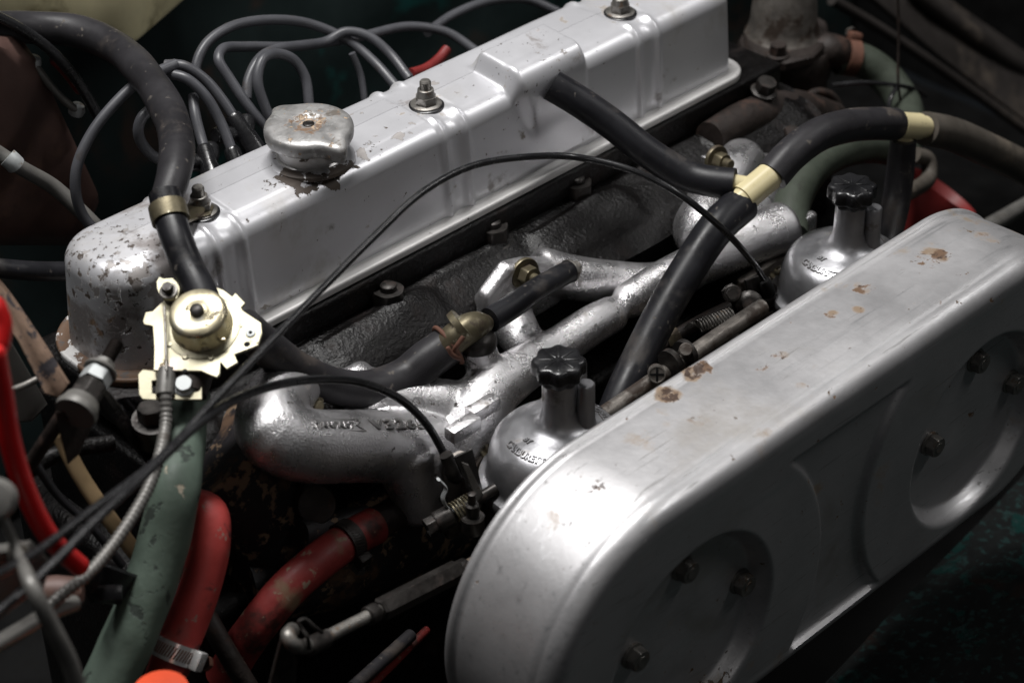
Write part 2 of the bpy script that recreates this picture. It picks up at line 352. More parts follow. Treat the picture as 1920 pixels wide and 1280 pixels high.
loops = [np.c_[rr_loop(X0, X1, Y0, Y1, RR, d, 560, 20, 14), np.full(2*(560+20)+56, z)] for d, z in prof]
NC = len(loops[0]); V = np.array(loops)
def cover_displace(V):
    du = np.roll(V, -1, 1)-np.roll(V, 1, 1); dv = np.gradient(V, axis=0)
    n = np.cross(du, dv); n /= np.maximum(np.linalg.norm(n, axis=2), 1e-9)[..., None]
    n[np.arange(len(V)) > len(V)-3] = (0, 0, 1)
    x, y, z = V[..., 0], V[..., 1], V[..., 2]; h = np.zeros_like(x); up = np.zeros_like(x)
    topw = sst(60, 67, z)
    for sx in STUDX:
        fade = 1-topw*boxf(y, 24, 66, 8)
        for k in (-9.5, 9.5): h += 2.1*np.exp(-((x-sx-k)/2.6)**2)*fade
        h -= .7*np.exp(-((x-sx)/4.5)**4)*fade
        up += -.5*boxf(x, sx-13, sx+13, 3)*topw
    up += .9*boxf(x, -204, -50, 1.6)*boxf(y, 19, 60, 1.6)*topw
    up += .8*boxf(x, -320, -232, 3)*boxf(y, 22, 62, 2.5)*topw
    # breather box pressed into the cover top, running down the front wall
    bx = boxf(x, 18, 82, 9); by = sst(-4, 0, y)*(1-sst(42, 54, y))
    up += 12.5*bx*by*sst(40, 68, z)
    fw = (1-sst(6, 22, y))
    h += fw*5.5*boxf(x, 18+.5*(62-z).clip(0), 82, 10)*sst(22, 58, z)
    # old pressing: slow waves
    h += .25*np.sin(x*.05+z*.06)*np.cos(x*.021+y*.05)
    V = V + n*h[..., None]; V[..., 2] += up; return V
V = cover_displace(V)
rc = thing('rocker_cover', 'long silver painted rocker cover with chipped paint across the engine', 'engine cover', ((X0+X1)/2, 44, 0))
body = MB().add(V.reshape(-1, 3), grid_faces(len(V), NC)); obj('cover_body', body, M['cover'], rc, angle=50)
# pressed flange round the foot with a turned lip
fp = [(1.5, 4.2), (-1, 4.4), (-2.5, 3.8), (-6.0, 3.4), (-7.5, 3.9), (-8.6, 3.2), (-8.8, 1.5), (-8.4, -1.5), (-7.6, -1.6), (-7.4, 1)]
def fl_loop(d, z):
    R = tuple(q-d if d < 0 else q for q in RR)
    P = rr_loop(X0+min(d, 0), X1-min(d, 0), Y0+min(d, 0), Y1-min(d, 0), R, max(d, 0), 280, 20, 12)
    return np.c_[P, z+.5*np.sin(P[:, 0]*.045)*np.exp(-((P[:, 0]+300)/60)**2)]
FV = np.array([fl_loop(d, z) for d, z in fp])
obj('flange', MB().add(FV.reshape(-1, 3), grid_faces(len(FV), len(FV[0]))), M['rusty_flange'], rc, angle=60)
for sx in STUDX:
    nut = MB(); P = np.array([sx, STUDY, 70.2])
    lathe(nut, P, (0, 0, 1), [(10.2, -.5), (10.2, .8), (9.6, 1.2)], 36)
    hexhead(nut, P+(0, 0, 1.2), (0, 0, 1), 12.6, 5, hint=(1, .3, 0))
    lathe(nut, P+(0, 0, 6), (0, 0, 1), [(6.2, 0), (5.4, 3), (5.2, 4.8), (4.6, 5.2)], 28)
    nt = obj('nut', nut, M['steel'], rc)
    st = MB(); pr_ = [(3.7, 10.6)]
    for k in range(6): pr_ += [(3.3, 11+k*.9), (3.75, 11.45+k*.9)]
    pr_ += [(3.0, 17)]
    lathe(st, P, (0, 0, 1), pr_, 20); obj('stud', st, M['steel'], nt)
    rw = MB(); lathe(rw, P, (0, 0, 1), [(11.4, -1.2), (11.6, -.4), (11, .0)], 36); obj('rubber_washer', rw, M['blackplastic'], nt)
# filler neck: collar raised on the cover
fn = MB(); CX, CY = -131, 36
lathe(fn, (CX, CY, 70), (0, 0, 1), [(27.5, -1), (27, 1.2), (25.5, 2.2), (22.5, 2.4)], 64); obj('filler_collar', fn, M['cover'], rc)
# ------------------------------------------------------------------ filler cap with two ears
cap = thing('oil_filler_cap', 'round tarnished metal filler cap with two ears and a rusty centre', 'filler cap', (CX, CY, 72))
ear = math.atan2(-1, .35)     # direction of the front ear in plan
pA = at(634, 272, z=92)-np.array([CX, CY, 92]); ear = math.atan2(pA[1], pA[0])
def capr(th, h):
    e = 0
    for k in (0, math.pi):
        d = (th-ear-k+math.pi) % (2*math.pi)-math.pi; e = e+.30*np.exp(-(d/.23)**2)
    return 1+e
def cap_lathe(mb, prof, earw, n=120):
    th = np.linspace(0, 2*math.pi, n, endpoint=False); V = []
    for (r, z), wgt in zip(prof, earw):
        rr = r*(1+(capr(th, 0)-1)*wgt); zz = z-3.4*wgt*np.clip((capr(th, 0)-1)/.30, 0, 1)*(1 if z < 88 else .55)
        V.append(np.c_[CX+rr*np.cos(th), CY+rr*np.sin(th), zz])
    F = grid_faces(len(prof), n); F.append(tuple(range((len(prof)-1)*n, len(prof)*n))); mb.add(np.concatenate(V), F)
cpf = [(25.2, 84.2), (26.4, 84.4), (27.0, 85.6), (27.4, 88), (27.5, 90.4), (27.0, 92.6), (25.4, 94), (22.5, 94.7), (19, 94.7), (15, 94.9), (11.2, 94.9), (10.2, 94.4), (9.6, 93.5), (5.5, 93.3), (3.5, 93.6)]
cm = MB(); cap_lathe(cm, cpf, [.9, 1, 1, 1, 1, 1, 1, .9, .6, .2, 0, 0, 0, 0, 0]); obj('cap_shell', cm, M['cap'], cap, angle=60)
nk = MB(); lathe(nk, (CX, CY, 72), (0, 0, 1), [(21.4, -1), (21.2, 1), (20.0, 2), (20.0, 12), (21.6, 13)], 64); obj('neck', nk, M['neck'], cap)
rv = MB(); lathe(rv, (CX, CY, 93), (0, 0, 1), [(3.6, 0), (3.6, 1.1), (2.9, 1.5), (2.4, 1.1), (.2, 1.2)], 28); obj('rivet', rv, M['dark_steel'], cap)

# ------------------------------------------------------------------ air cleaner box (stadium shaped pressing)
ZC, RS, XL, XR = -85, 96, -171, 147
YB, YF = -226, -300
YB_ = YB
def stad(r, ns=240, na=90):
    """loop of radius r about the segment XL..XR in the xz plane"""
    a = np.linspace(math.pi/2, -math.pi/2, na); b = np.linspace(-math.pi/2, -1.5*math.pi, na)
    P1 = np.c_[XR+r*np.cos(a), ZC+r*np.sin(a)]; P2 = np.c_[XL+r*np.cos(b), ZC+r*np.sin(b)]
    bot = np.c_[np.linspace(XR, XL, ns+2)[1:-1], np.full(ns, ZC-r)]; top = np.c_[np.linspace(XL, XR, ns+2)[1:-1], np.full(ns, ZC+r)]
    return np.concatenate([P1, bot, P2, top])
def face_y(x, z):
    d1 = np.hypot(x+150, z+98); d2 = np.hypot(x-120, z+98)
    h = np.zeros_like(x)
    mid = boxf(z, -172, -17, 6)*sst(112, 117, d1)*sst(114, 120, d2)*boxf(x, -120, 90, 2)
    h += 5.0*mid
    for d in (d1, d2): h += 13*(1-sst(60, 69, d))
    h += -1.5*np.exp(-((d1-24)/16)**2) - 1.5*np.exp(-((d2-24)/16)**2)
    h += .5*np.sin(x*.031+1)*np.sin(z*.043)
    return h
rf = 13.0; loopsA = []
def wall_r(y): return RS + 1.2*math.sin(math.pi*(y-YB)/(YF-YB))
lip = [(RS-4, YB+1.0), (RS-1.5, YB+3.2), (RS+1.0, YB+3.4), (RS+2.0, YB+2), (RS+2.0, YB), (RS+1.0, YB-1.8), (RS-.2, YB-3.0)]
for r, y in lip: loopsA.append((r, y, 0))
for y in np.linspace(YB-6, YF+rf+1, 14): loopsA.append((wall_r(y), y, 0))
for a in np.linspace(0, math.pi/2, 12): loopsA.append((RS-rf+rf*math.cos(a), YF+rf-rf*math.sin(a), 0))
for r in np.linspace(RS-rf-1.4, .02, 62): loopsA.append((r, YF, 1))
VA = []
for r, y, f in loopsA:
    P = stad(r); yy = np.full(len(P), float(y))
    if f: yy = yy+face_y(P[:, 0], P[:, 1])*sst(0, 4, RS-rf-r+.5)
    VA.append(np.c_[P[:, 0], yy, P[:, 1]])
VA = np.array(VA)
ac = thing('air_cleaner', 'large oval aluminium air cleaner box with rust stains, nearest the camera', 'air cleaner', ((XL+XR)/2, (YB+YF)/2, ZC-RS))
ab = MB().add(VA.reshape(-1, 3), grid_faces(len(VA), len(VA[0]))); obj('front_cover', ab, M['air'], ac, angle=60)
bp = MB(); pb = stad(RS-3, 120, 40); k = len(pb)
bp.add(np.concatenate([np.c_[pb[:, 0], np.full(k, YB+1.5), pb[:, 1]], np.c_[pb[:, 0], np.full(k, YB+4.0), pb[:, 1]]]), grid_faces(2, k)+[tuple(range(k)), tuple(range(2*k-1, k-1, -1))])
obj('back_plate', bp, M['carb'], ac)
for px, py in ((1290, 1070), (1397, 1095), (1197, 1235), (1840, 680), (1905, 720), (1752, 835)):
    bx, _, bz = at(px, py, y=YF+8)
    by = YF+float(face_y(np.array([bx*1.]), np.array([bz*1.]))[0])
    b = MB(); hexhead(b, (bx, by+.2, bz), (0, -1, 0), 12.2, 6.0, washer=8.2, hint=(.25+.1*random.random(), 0, 1))
    lathe(b, (bx, by-7.6, bz), (0, -1, 0), [(3.6, -.4), (3.4, .3), (2.6, .2), (.1, .0)], 20)
    obj('bolt', b, M['steel'], ac)

# ------------------------------------------------------------------ carburettors
def dash_z(r):
    rs = [0, 9.6, 10.0, 11.4, 14.4, 18.5, 24, 30, 35, 39, 41.4, 42.6, 43]; zs = [0, 0, -22, -28, -32, -34, -35.4, -37.2, -40, -45, -52, -60, -66]
    return np.interp(r, rs, zs)
def ring_text(mb, s, size, c, r, ang, inward=True, spacing=1.05, depth=1.1, fat=.018):
    """raised letters wrapped round the dashpot axis; ang = angle of the middle of the word, letters' tops point to the axis"""
    V, F = text_verts(s, size, depth, spacing, 0, fat); sg = 1 if inward else -1
    rr = r-sg*V[:, 1]+sg*size*.35; th = ang+sg*V[:, 0]/r
    z = dash_z(rr)+V[:, 2]-.15
    mb.add(np.c_[c[0]+rr*np.cos(th), c[1]+rr*np.sin(th), c[2]+z], F)
C1_ = np.array([-126, -171, 6.])
def carburettor(cx, label, words):
    cy, cz = -171, 6
    c = np.array([cx, cy, cz], float)
    t = thing('carburettor', label, 'carburettor', (cx, cy, cz-140), 'twin carburettors behind the air cleaner')
    d = MB()
    pf = [(47.5, -77), (48.2, -76), (48.2, -71), (47.4, -69.2), (45, -68.0), (43.6, -67.0), (43, -66)]
    pf += [(r, float(dash_z(r))) for r in (42.95, 42.6, 42.1, 41.4, 40.4, 39, 37.2, 35, 32.6, 30, 27, 24, 21, 18.5, 16.4, 14.4, 12.8, 11.4, 10.6, 10)]
    pf += [(9.7, -1.2), (9.2, 0), (8.2, 0), (8.2, -2), (.1, -2)]
    lathe(d, c, (0, 0, 1), pf, 96); dome = obj('dashpot', d, M['dashpot'], t, angle=35)
    tm = MB()
    for s, size, r, deg, sp in words: ring_text(tm, s, size, c, r, math.radians(deg), True, sp)
    obj('lettering', tm, M['dashpot'], dome, kind='stuff')
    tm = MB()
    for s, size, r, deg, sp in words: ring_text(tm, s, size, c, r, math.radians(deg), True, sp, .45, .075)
    obj('letter_outline', tm, M['letterdark'], dome, kind='stuff')  # fatter, lower dark copy of the words, showing as an outline
    # vent pillars cast beside the neck
    for ang, rr, h0, h1, pr in ((-40, 15.6, -34, -5, 5.4), (13, 21.5, -36, -2, 5.2)):
        p = MB(); q = c+np.array([rr*math.cos(math.radians(ang)), rr*math.sin(math.radians(ang)), 0])
        lathe(p, q, (0, 0, 1), [(pr+1.2, h0), (pr+.3, h0+5), (pr, h1-1), (pr-.8, h1), (.2, h1+.2)], 28); obj('vent_pillar', p, M['dashpot'], t)
    k = MB(); th = np.linspace(0, 2*math.pi, 128, endpoint=False)
    def lob(th, h): return 1+.075*np.cos(8*th)
    lathe(k, c, (0, 0, 1), [(10.6, -1.5), (11.4, -.5), (11.6, 2), (14.2, 3.2), (14.9, 4.5), (14.9, 11), (14.2, 12.6), (12.6, 13.2), (6, 13.0), (.2, 13.4)], 128, rfun=lob)
    k2 = obj('damper_cap', k, M['blackplastic'], t, angle=50)
    g = MB()
    for i in range(8):
        a = i*math.pi/4; boxm(g, c+np.array([7*math.cos(a), 7*math.sin(a), 13.1]), [(math.cos(a), math.sin(a), 0), (-math.sin(a), math.cos(a), 0), (0, 0, 1)], (10, 1.6, 1.0), .3)
    obj('grip_rib', g, M['blackplastic'], k2)
    # body, throat, float bowl
    b = MB(); lathe(b, c+(0, 0, -77), (0, 0, 1), [(36, -26), (42, -20), (46, -6), (48, -.4)], 64); 
    lathe(b, (cx, -118, cz-98), (0, -1, 0), [(33, 0), (33, 8), (27, 12), (26, 70), (33, 84), (33, 100)], 48)
    boxm(b, (cx, -178, cz-98), EX, (76, 60, 44), 7)
    obj('body', b, M['carb'], t, angle=45)
    fb = MB(); lathe(fb, c+(0, 0, -180), (0, 0, 1), [(20, 0), (30, 4), (33, 20), (33, 56), (36, 60), (36, 66)], 48); obj('float_bowl', fb, M['carb'], t)
    fl = MB(); boxm(fl, (cx, -117, cz-96), EX, (88, 7, 62), 3); obj('mounting_flange', fl, M['carb'], t)
    a_ = at(885, 830, z=-63)-C1_; a1 = math.degrees(math.atan2(a_[1], a_[0]))
    for a in (a1, a1+90, a1+180, a1+270):
        s = MB(); q = c+np.array([45.5*math.cos(math.radians(a)), 45.5*math.sin(math.radians(a)), -69.5])
        lathe(s, q, (0, 0, 1), [(7.2, -8), (7.2, 0), (6.6, .6)], 28)
        lathe(s, q, (0, 0, 1), [(4.6, .4), (4.6, 2.2), (3.9, 3.2), (2.6, 3.5), (2.2, 2.2), (.2, 2.2)], 28); obj('cover_screw', s, M['brass'], t)
    return t, c
WORDS = [('STROMBERG', 5.4, 29, 0, 1.0), ('CD-2', 5.0, 36, 8, 1.05), ('CARBURETTER', 5.2, 31, -172, 1.0), ('BY', 4.6, 22.5, 172, 1.0)]
c1, C1 = carburettor(-126, 'front carburettor with a black star-shaped cap, beside the engraved manifold', WORDS)
c2, C2 = carburettor(144, 'rear carburettor with a black star-shaped cap below the pale hose tee', WORDS)
# ------------------------------------------------------------------ cylinder head and block
def rough_grid(mb, P0, U, Vv, n, nu, nv, amp, seed, feat=None):
    """a sheet of nu x nv quads from P0 spanned by U and Vv, roughened along n"""
    r = np.random.default_rng(seed); P0 = np.array(P0, float); U = np.array(U, float); Vv = np.array(Vv, float)
    u, v = np.meshgrid(np.linspace(0, 1, nu), np.linspace(0, 1, nv), indexing='ij'); h = np.zeros_like(u)
    for k in range(1, 6):
        for _ in range(3):
            h += amp/k*np.sin(k*(r.uniform(2, 9)*u+r.uniform(-6, 6)*v)+r.uniform(0, 6))
    if feat is not None: h += feat(u, v)
    V = P0+u[..., None]*U+v[..., None]*Vv+h[..., None]*np.array(n, float)
    return mb.add(V.reshape(-1, 3), grid_faces(nu, nv, False))
HT = -22      # top ledge of the head
hd = thing('cylinder_head', 'dark oily cast iron cylinder head under the silver rocker cover', 'engine part', (-20, 0, -120))
h = MB()
NUTP = [at(px, py, z=HT-4) for px, py in ((730, 575), (925, 455), (1082, 372), (1280, 245), (1418, 178))]
def ledge(u, v):   # u along x, v from front (0) to back
    x = -318+u*600
    h = -26*(1-v)**1.6*sst(0, .9, 1-v) + 1.6*np.sin(x*.043+1)*np.sin(v*7+x*.02) + 2.5*np.tanh(6*np.sin(x*.035))*sst(.2, .3, v)*(1-sst(.7, .8, v))
    for q in NUTP: h = h + 9*np.exp(-(np.hypot(x-q[0], (v*58-58)-q[1])/17)**4)*(1-v)
    return h
rough_grid(h, (-312, -58, HT), (594, 0, 0), (0, 58, 0), (0, 0, 1), 260, 50, .5, 3, ledge)
rough_grid(h, (-312, -58, HT-24), (594, 0, 0), (0, 8, -75), (0, -1, 0), 220, 36, 1.2, 4)
boxm(h, (-18, 42, -13), EX, (588, 96, 21), 3)
boxm(h, (-15, 30, -85), EX, (594, 130, 92), 4)
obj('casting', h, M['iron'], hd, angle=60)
for px, py in ((730, 575), (925, 455), (1082, 372), (1280, 245), (1418, 178)):
    P = at(px, py, y=-26); P[2] = HT-1 if px != 1280 else HT
    P = at(px, py, z=HT-4)
    b = MB(); lathe(b, P, (0, 0, 1), [(13, -4), (13, 1.5), (12, 2.4)], 32); hexhead(b, P+(0, 0, 2.2), (0, 0, 1), 19, 11, hint=(1, .2, 0))
    lathe(b, P+(0, 0, 13), (0, 0, 1), [(5.4, 0), (5.2, 3.6), (4.2, 4.4)], 24); obj('head_nut', b, M['dark_steel'], hd)
# raised casting pad with marks on the ledge
pad = MB(); q = [at(545, 632, z=HT-2), at(660, 572, z=HT-2), at(664, 592, z=HT-2), at(552, 655, z=HT-2)]
prism(pad, q, (0, 0, 1), 3.5, 1); obj('casting_pad', pad, M['oiliron'], hd)
bl = MB(); boxm(bl, (-10, 20, -280), EX, (640, 190, 330), 8); rough_grid(bl, (-330, -78, -120), (640, 0, 0), (0, 0, -320), (0, -1, 0), 120, 60, 2.5, 8)
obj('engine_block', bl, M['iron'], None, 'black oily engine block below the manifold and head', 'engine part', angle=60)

# ------------------------------------------------------------------ exhaust manifold (dark, low) seen through the gaps
ex = thing('exhaust_manifold', 'dark scaly exhaust manifold under the silver inlet manifold', 'exhaust', tuple(at(520, 1010, y=-110)))
e = MB()
sweep(e, spline(A((385, 850, -40), (440, 915, -50), (495, 990, -56), (550, 1070, -62)), 4), [40, 32, 27, 22], 28)
sweep(e, spline(A((440, 1100, -60), (570, 1065, -65), (700, 1020, -65), (860, 960, -60)), 5), [24, 30, 30, 26], 28)
obj('pipe', e, M['exhaust'], ex)
e = MB(); sweep(e, spline(A((560, 1000, -90), (640, 980, -90), (740, 930, -90)), 5), 9, 16); obj('heat_pipe', e, M['exhaust'], ex)
e = MB(); lathe(e, at(590, 945, y=-85), nrm((-.3, -.7, .5)), [(12, -20), (13, 0), (11, 6), (4, 8)], 28); obj('plug', e, M['rustiron'], ex)

# ------------------------------------------------------------------ inlet manifold casting
im = thing('inlet_manifold', 'silver cast aluminium inlet manifold with raised lettering and branching runners', 'manifold', tuple(at(800, 800, y=-85)))
m = MB()
S = lambda pts, r, n=24: sweep(m, spline(A(*pts), 4), r, n, round_ends=4)
S([(560, 705, -50), (515, 760, -66), (512, 808, -82), (560, 832, -90), (690, 836, -92), (800, 838, -95), (880, 850, -100)], [17, 20, 21.5, 21.5, 21.5, 22, 23, 24])     # runner 1 with the letters
S([(655, 712, -50), (690, 740, -62), (760, 752, -75), (850, 765, -90), (900, 790, -100)], [15, 15, 15.5, 17, 20])           # runner 2
S([(760, 850, -98), (775, 900, -104), (790, 955, -108)], [22, 17, 15])                                                          # hot spot leg
S([(850, 850, -104), (880, 800, -104), (905, 750, -100), (960, 705, -97), (1040, 655, -95), (1120, 603, -94), (1150, 588, -93)], [20, 20, 17, 14.5, 13.2, 13, 12])    # balance pipe
S([(1140, 590, -93), (1165, 575, -93), (1185, 562, -93)], [10, 9, 10])
S([(1175, 565, -93), (1240, 528, -94), (1320, 490, -97), (1400, 452, -102), (1470, 425, -108)], [12, 13.5, 15, 17, 18])
S([(890, 640, -84), (908, 685, -88), (925, 720, -94)], [11.5, 11.5, 13])                                                       # water riser
S([(935, 545, -46), (950, 585, -56), (975, 630, -72), (1000, 665, -88)], [17, 16, 14, 13])                                      # runner 3
S([(1010, 505, -46), (1070, 520, -56), (1150, 528, -66), (1230, 530, -80), (1300, 505, -92)], [15, 15, 14, 14, 14])             # runner 4
S([(1395, 300, -46), (1370, 330, -55), (1330, 395, -68), (1310, 440, -80), (1345, 470, -92)], [17, 18, 19, 18, 16])             # runner 5
S([(1440, 330, -46), (1425, 385, -62), (1415, 440, -85)], [17, 18, 17])                                                         # runner 6
for pts in ([(480, 735, -50), (545, 688, -50), (600, 690, -50), (590, 740, -50), (505, 800, -50)],
            [(600, 700, -50), (660, 680, -50), (735, 690, -50), (720, 740, -50), (610, 745, -50)],
            [(892, 545, -48), (935, 487, -48), (975, 478, -48), (1015, 478, -48), (1045, 500, -48), (1030, 560, -48), (960, 600, -48), (890, 600, -48)],
            [(1310, 290, -48), (1370, 275, -48), (1460, 290, -48), (1470, 350, -48), (1330, 350, -48)]):
    prism(m, A(*pts), (0, -1, 0), 11, 3)
boxm(m, at(905, 830, y=-112), EX, (52, 8, 44), 3); boxm(m, at(1480, 470, y=-112), EX, (52, 8, 44), 3)
def remesh(o):
    a = o.modifiers.new('Remesh', 'REMESH'); a.mode = 'VOXEL'; a.voxel_size = .0013; a.use_smooth_shade = True
    b = o.modifiers.new('Smooth', 'SMOOTH'); b.iterations = 14; b.factor = .5
casting = obj('casting', m, M['castalu'], im, mods=remesh)
def surf_text(mb, s, size, pxy, y, ux, up, nn, depth=.8, spacing=1.0):
    V, F = text_verts(s, size, depth, spacing, .12); mb.add(pxy+np.outer(V[:, 0], ux)+np.outer(V[:, 1], up)+np.outer(V[:, 2], nn), F)
# ------------------------------------------------------------------ hoses
def hose(name, pts, r, material, label, cat='hose', parts=None, group=None, n=24, **k):
    C = spline(A(*pts), 3); m = sweep(MB(), C, r, n, **k)
    return obj(name, m, material, None, label, cat, group), C
def band_clamp(name, C, i, r, width, material, label, screw_dir, group=None, slots=True, smat=None, parent_cat='hose clamp'):
    """worm-drive clamp round the tube path C at index i"""
    T = nrm(C[min(i+2, len(C)-1)]-C[max(i-2, 0)]); P = C[i]; t = thing(name, label, parent_cat, tuple(P), group)
    b = MB(); lathe(b, P, T, [(r+.2, -width/2), (r+1.2, -width/2), (r+1.2, width/2), (r+.2, width/2)], 48, cap0=False, cap1=False); band = obj('band', b, material, t)
    sd = np.array(screw_dir, float); sd = nrm(sd-T*(sd @ T)); side = np.cross(T, sd)
    if slots:
        g = MB()
        for k in range(-9, 10):
            a = k*.14
            d = sd*math.cos(a+1.3)+side*math.sin(a+1.3); s2 = np.cross(T, d)
            boxm(g, P+d*(r+1.15), [nrm(T*.96+s2*.25), s2, d], (width*.62, .9, .5), .15)
        obj('slot_row', g, smat or M['dark_steel'], band, kind='stuff')
    h = MB(); boxm(h, P+sd*(r+3.6), [T, side, sd], (width*1.02, 9, 5.4), 1.2); obj('screw_housing', h, material, t)
    s = MB(); q = P+sd*(r+4.2)-side*4.5
    hexhead(s, q, -side, 8.2, 5, hint=T); lathe(s, q-side*5, -side, [(3.2, 0), (3.0, .5), (.2, .6)], 20)
    obj('screw', s, smat or M['steel'], t); return t

# heater hose over the top left corner of the cover, down to the valve
HH = [(-40, 55, 240), (60, 52, 240), (140, 58, 225), (215, 88, 190), (275, 145, 135), (318, 215, 85), (332, 275, 52), (325, 330, 30), (312, 375, 20)]
hose('heater_hose', HH, lambda t: 10.7-1.2*sst(.8, 1, t)+.2*math.sin(t*30), M['oldrubber'], 'thick grey-black heater hose arching in from the top left corner')
hose('heater_hose', [(308, 362, 21), (318, 405, 10), (332, 450, -4), (352, 500, -18), (375, 545, -33), (392, 590, -46)], 9.2, M['rubber'], 'short black hose running over the cover corner to the gold valve')
vh, VH = hose('coolant_hose', [(455, 610, -52), (505, 655, -54), (560, 695, -58), (630, 724, -62), (700, 728, -66), (760, 708, -70), (805, 672, -74), (848, 642, -78)], [10.5, 11, 11, 11, 11, 11.5, 12.5, 12.5, 12], M['oldrubber'], 'sagging black coolant hose in front of the manifold letters')
# P clip holding the heater hose under the first cover nut
pc = thing('hose_clip', 'tarnished brass clip holding the black hose beside the leftmost cover nut', 'clip', tuple(at(312, 378, y=18)))
Cq = spline(A((308, 362, 21), (318, 405, 10), (332, 450, -4)), 2)[:14]; i = len(Cq)//2; T = nrm(Cq[i+1]-Cq[i-1])
b = MB(); lathe(b, Cq[i], T, [(9.4, -5.2), (10.8, -5.2), (11.0, 0), (10.8, 5.2), (9.4, 5.2)], 40, cap0=False, cap1=False); obj('loop', b, M['brass'], pc)
b = MB(); e0 = Cq[i]+np.array([9, 2, -9]); pts = [e0+(0, -6, 0), np.array([-224, 27, 71.5]), np.array([-217, 25, 71.5]), np.array([-210, 31, 71.5]), np.array([-209, 40, 71.5]), np.array([-216, 45, 71.5]), np.array([-224, 43, 71.5]), e0+(0, 7, 0)]
prism(b, pts, (0, 0, 1), 1.2, .3); obj('tab', b, M['brass'], pc)

# breather hoses and the two pale tees
TM = at(1417, 352, y=-118); TU = at(1702, 236, y=-122)
hose('breather_hose', [(1035, 160, 2), (1085, 190, -14), (1150, 235, -34), (1220, 290, -58), (1290, 330, -80), (1345, 342, -98), (1378, 345, -108)], 10.3, M['rubber'], 'black breather hose from the hump of the rocker cover to the pale tee')
hose('breather_hose', [(1390, 383, -116), (1345, 425, -120), (1290, 505, -124), (1240, 590, -130), (1195, 680, -138), (1165, 745, -145), (1145, 800, -150)], [12.4, 12, 11.5, 11.4, 11.4, 11.4, 11.4], M['rubber'], 'black hose running down from the lower tee to the front carburettor')
hose('breather_hose', [(1447, 330, -119), (1480, 293, -119), (1530, 255, -119), (1590, 236, -120), (1640, 232, -121), (1677, 233, -122)], 11.4, M['oldrubber'], 'black hose arching between the two pale tees')
hose('breather_hose', [(1734, 241, -123), (1780, 250, -126), (1850, 280, -130), (1930, 320, -134), (1990, 355, -136)], [12, 12.4, 12.4, 13, 13], M['brownrubber'], 'brown dusty hose leaving the upper tee at the right edge')
hose('breather_hose', [(1694, 262, -122), (1688, 320, -124), (1680, 380, -130), (1668, 430, -138), (1655, 490, -150)], [9.2, 10, 10, 10, 10], M['oldrubber'], 'short black hose hanging from the upper tee to the rear carburettor')
def tee(P, axis, stub, L, r, ls, rs_, label):
    t = thing('hose_tee', label, 'hose connector', tuple(P), 'pale plastic hose tees'); a = nrm(axis)
    b = MB(); lathe(b, P, a, [(r-1.5, -L/2-8), (r-1.3, -L/2), (r, -L/2+.2), (r, L/2-.2), (r-1.3, L/2), (r-1.5, L/2+8)], 48); obj('barrel', b, M['cream'], t)
    s = nrm(stub); b = MB(); lathe(b, P, s, [(rs_, 0), (rs_, ls)], 32); obj('stub', b, M['cream'], t)
tee(TM, at(1452, 325, y=-119)-at(1383, 382, y=-117), at(1375, 345, y=-107)-TM, 26, 9.6, 17, 6.5, 'cream plastic tee joining three black hoses above the manifold')
tee(TU, at(1735, 238, y=-123)-at(1670, 234, y=-121), at(1694, 275, y=-122)-TU, 26, 9.4, 14, 6, 'cream plastic tee at the upper right with a brown hose')
# hose ends show a dark bore lip round each barrel: rubber cuffs
# capped stub hose at the water riser
cs = thing('capped_hose', 'short black hose stub closed with a bolt, pointing up from the manifold', 'hose', tuple(at(930, 592, y=-82)))
C = spline(A((918, 600, -83), (955, 578, -82), (1010, 540, -78), (1068, 508, -74)), 2); obj('tube', sweep(MB(), C, [8.0, 7.7, 7.4, 7.3, 7.2], 24), M['rubber'], cs)
b = MB(); ax = nrm(C[-1]-C[-4]); lathe(b, C[-1], ax, [(7.6, -1), (7.8, 0), (7.6, 1.2), (5, 1.6)], 28); hexhead(b, C[-1]+ax*1.4, ax, 9, 6.0, hint=(1, 0, 0)); obj('plug_bolt', b, M['steel'], cs)
# water elbow on the riser: brass thermostat-like fitting
we = thing('water_elbow', 'tarnished brass elbow on top of the silver riser', 'pipe fitting', tuple(at(880, 625, y=-84)))
Pe = at(884, 612, y=-84)
b = MB(); lathe(b, at(893, 640, y=-85), (0, 0, 1), [(12.6, -3), (12.8, 0), (12.2, 3), (9.5, 6), (4, 8)], 36); obj('base', b, M['dark_steel'], we)
b = MB(); sweep(b, spline(A((912, 606, -84), (885, 612, -85), (860, 628, -83), (838, 648, -79)), 2), [5.5, 8.2, 9.4, 9.4, 9.4], 28, round_ends=2); obj('elbow', b, M['brass'], we)
b = MB(); P = at(868, 606, y=-80); T = nrm(at(838, 648, y=-78)-at(880, 610, y=-84))
lathe(b, at(866, 612, y=-82), T, [(9.5, -2), (11.6, -2), (11.6, 2), (9.5, 2)], 40); obj('ring', b, M['brass'], we)
wc = thing('wire_clamp', 'rusty wire spring clamp round the end of the sagging hose', 'hose clamp', tuple(VH[-8]))
i = len(VH)-2; T = nrm(VH[-1]-VH[-4]); u, v, _ = frame(T)
th = np.linspace(-.3, 2*math.pi-.1, 60); ring = VH[i]+np.outer(np.cos(th), u)*13.2+np.outer(np.sin(th), v)*13.2+np.outer(np.linspace(-1.5, 2, 60), T)
obj('wire_loop', sweep(MB(), ring, 1.5, 10, round_ends=.6), M['rust'], wc)
for (a, b_) in (((840, 652), (862, 672)), ((850, 660), (868, 632))):
    obj('wire_tail', tube([at(*a, y=-92), at((a[0]+b_[0])/2-3, (a[1]+b_[1])/2+3, y=-94), at(*b_, y=-95)], 1.5, 10, 2, round_ends=.6), M['rust'], wc)

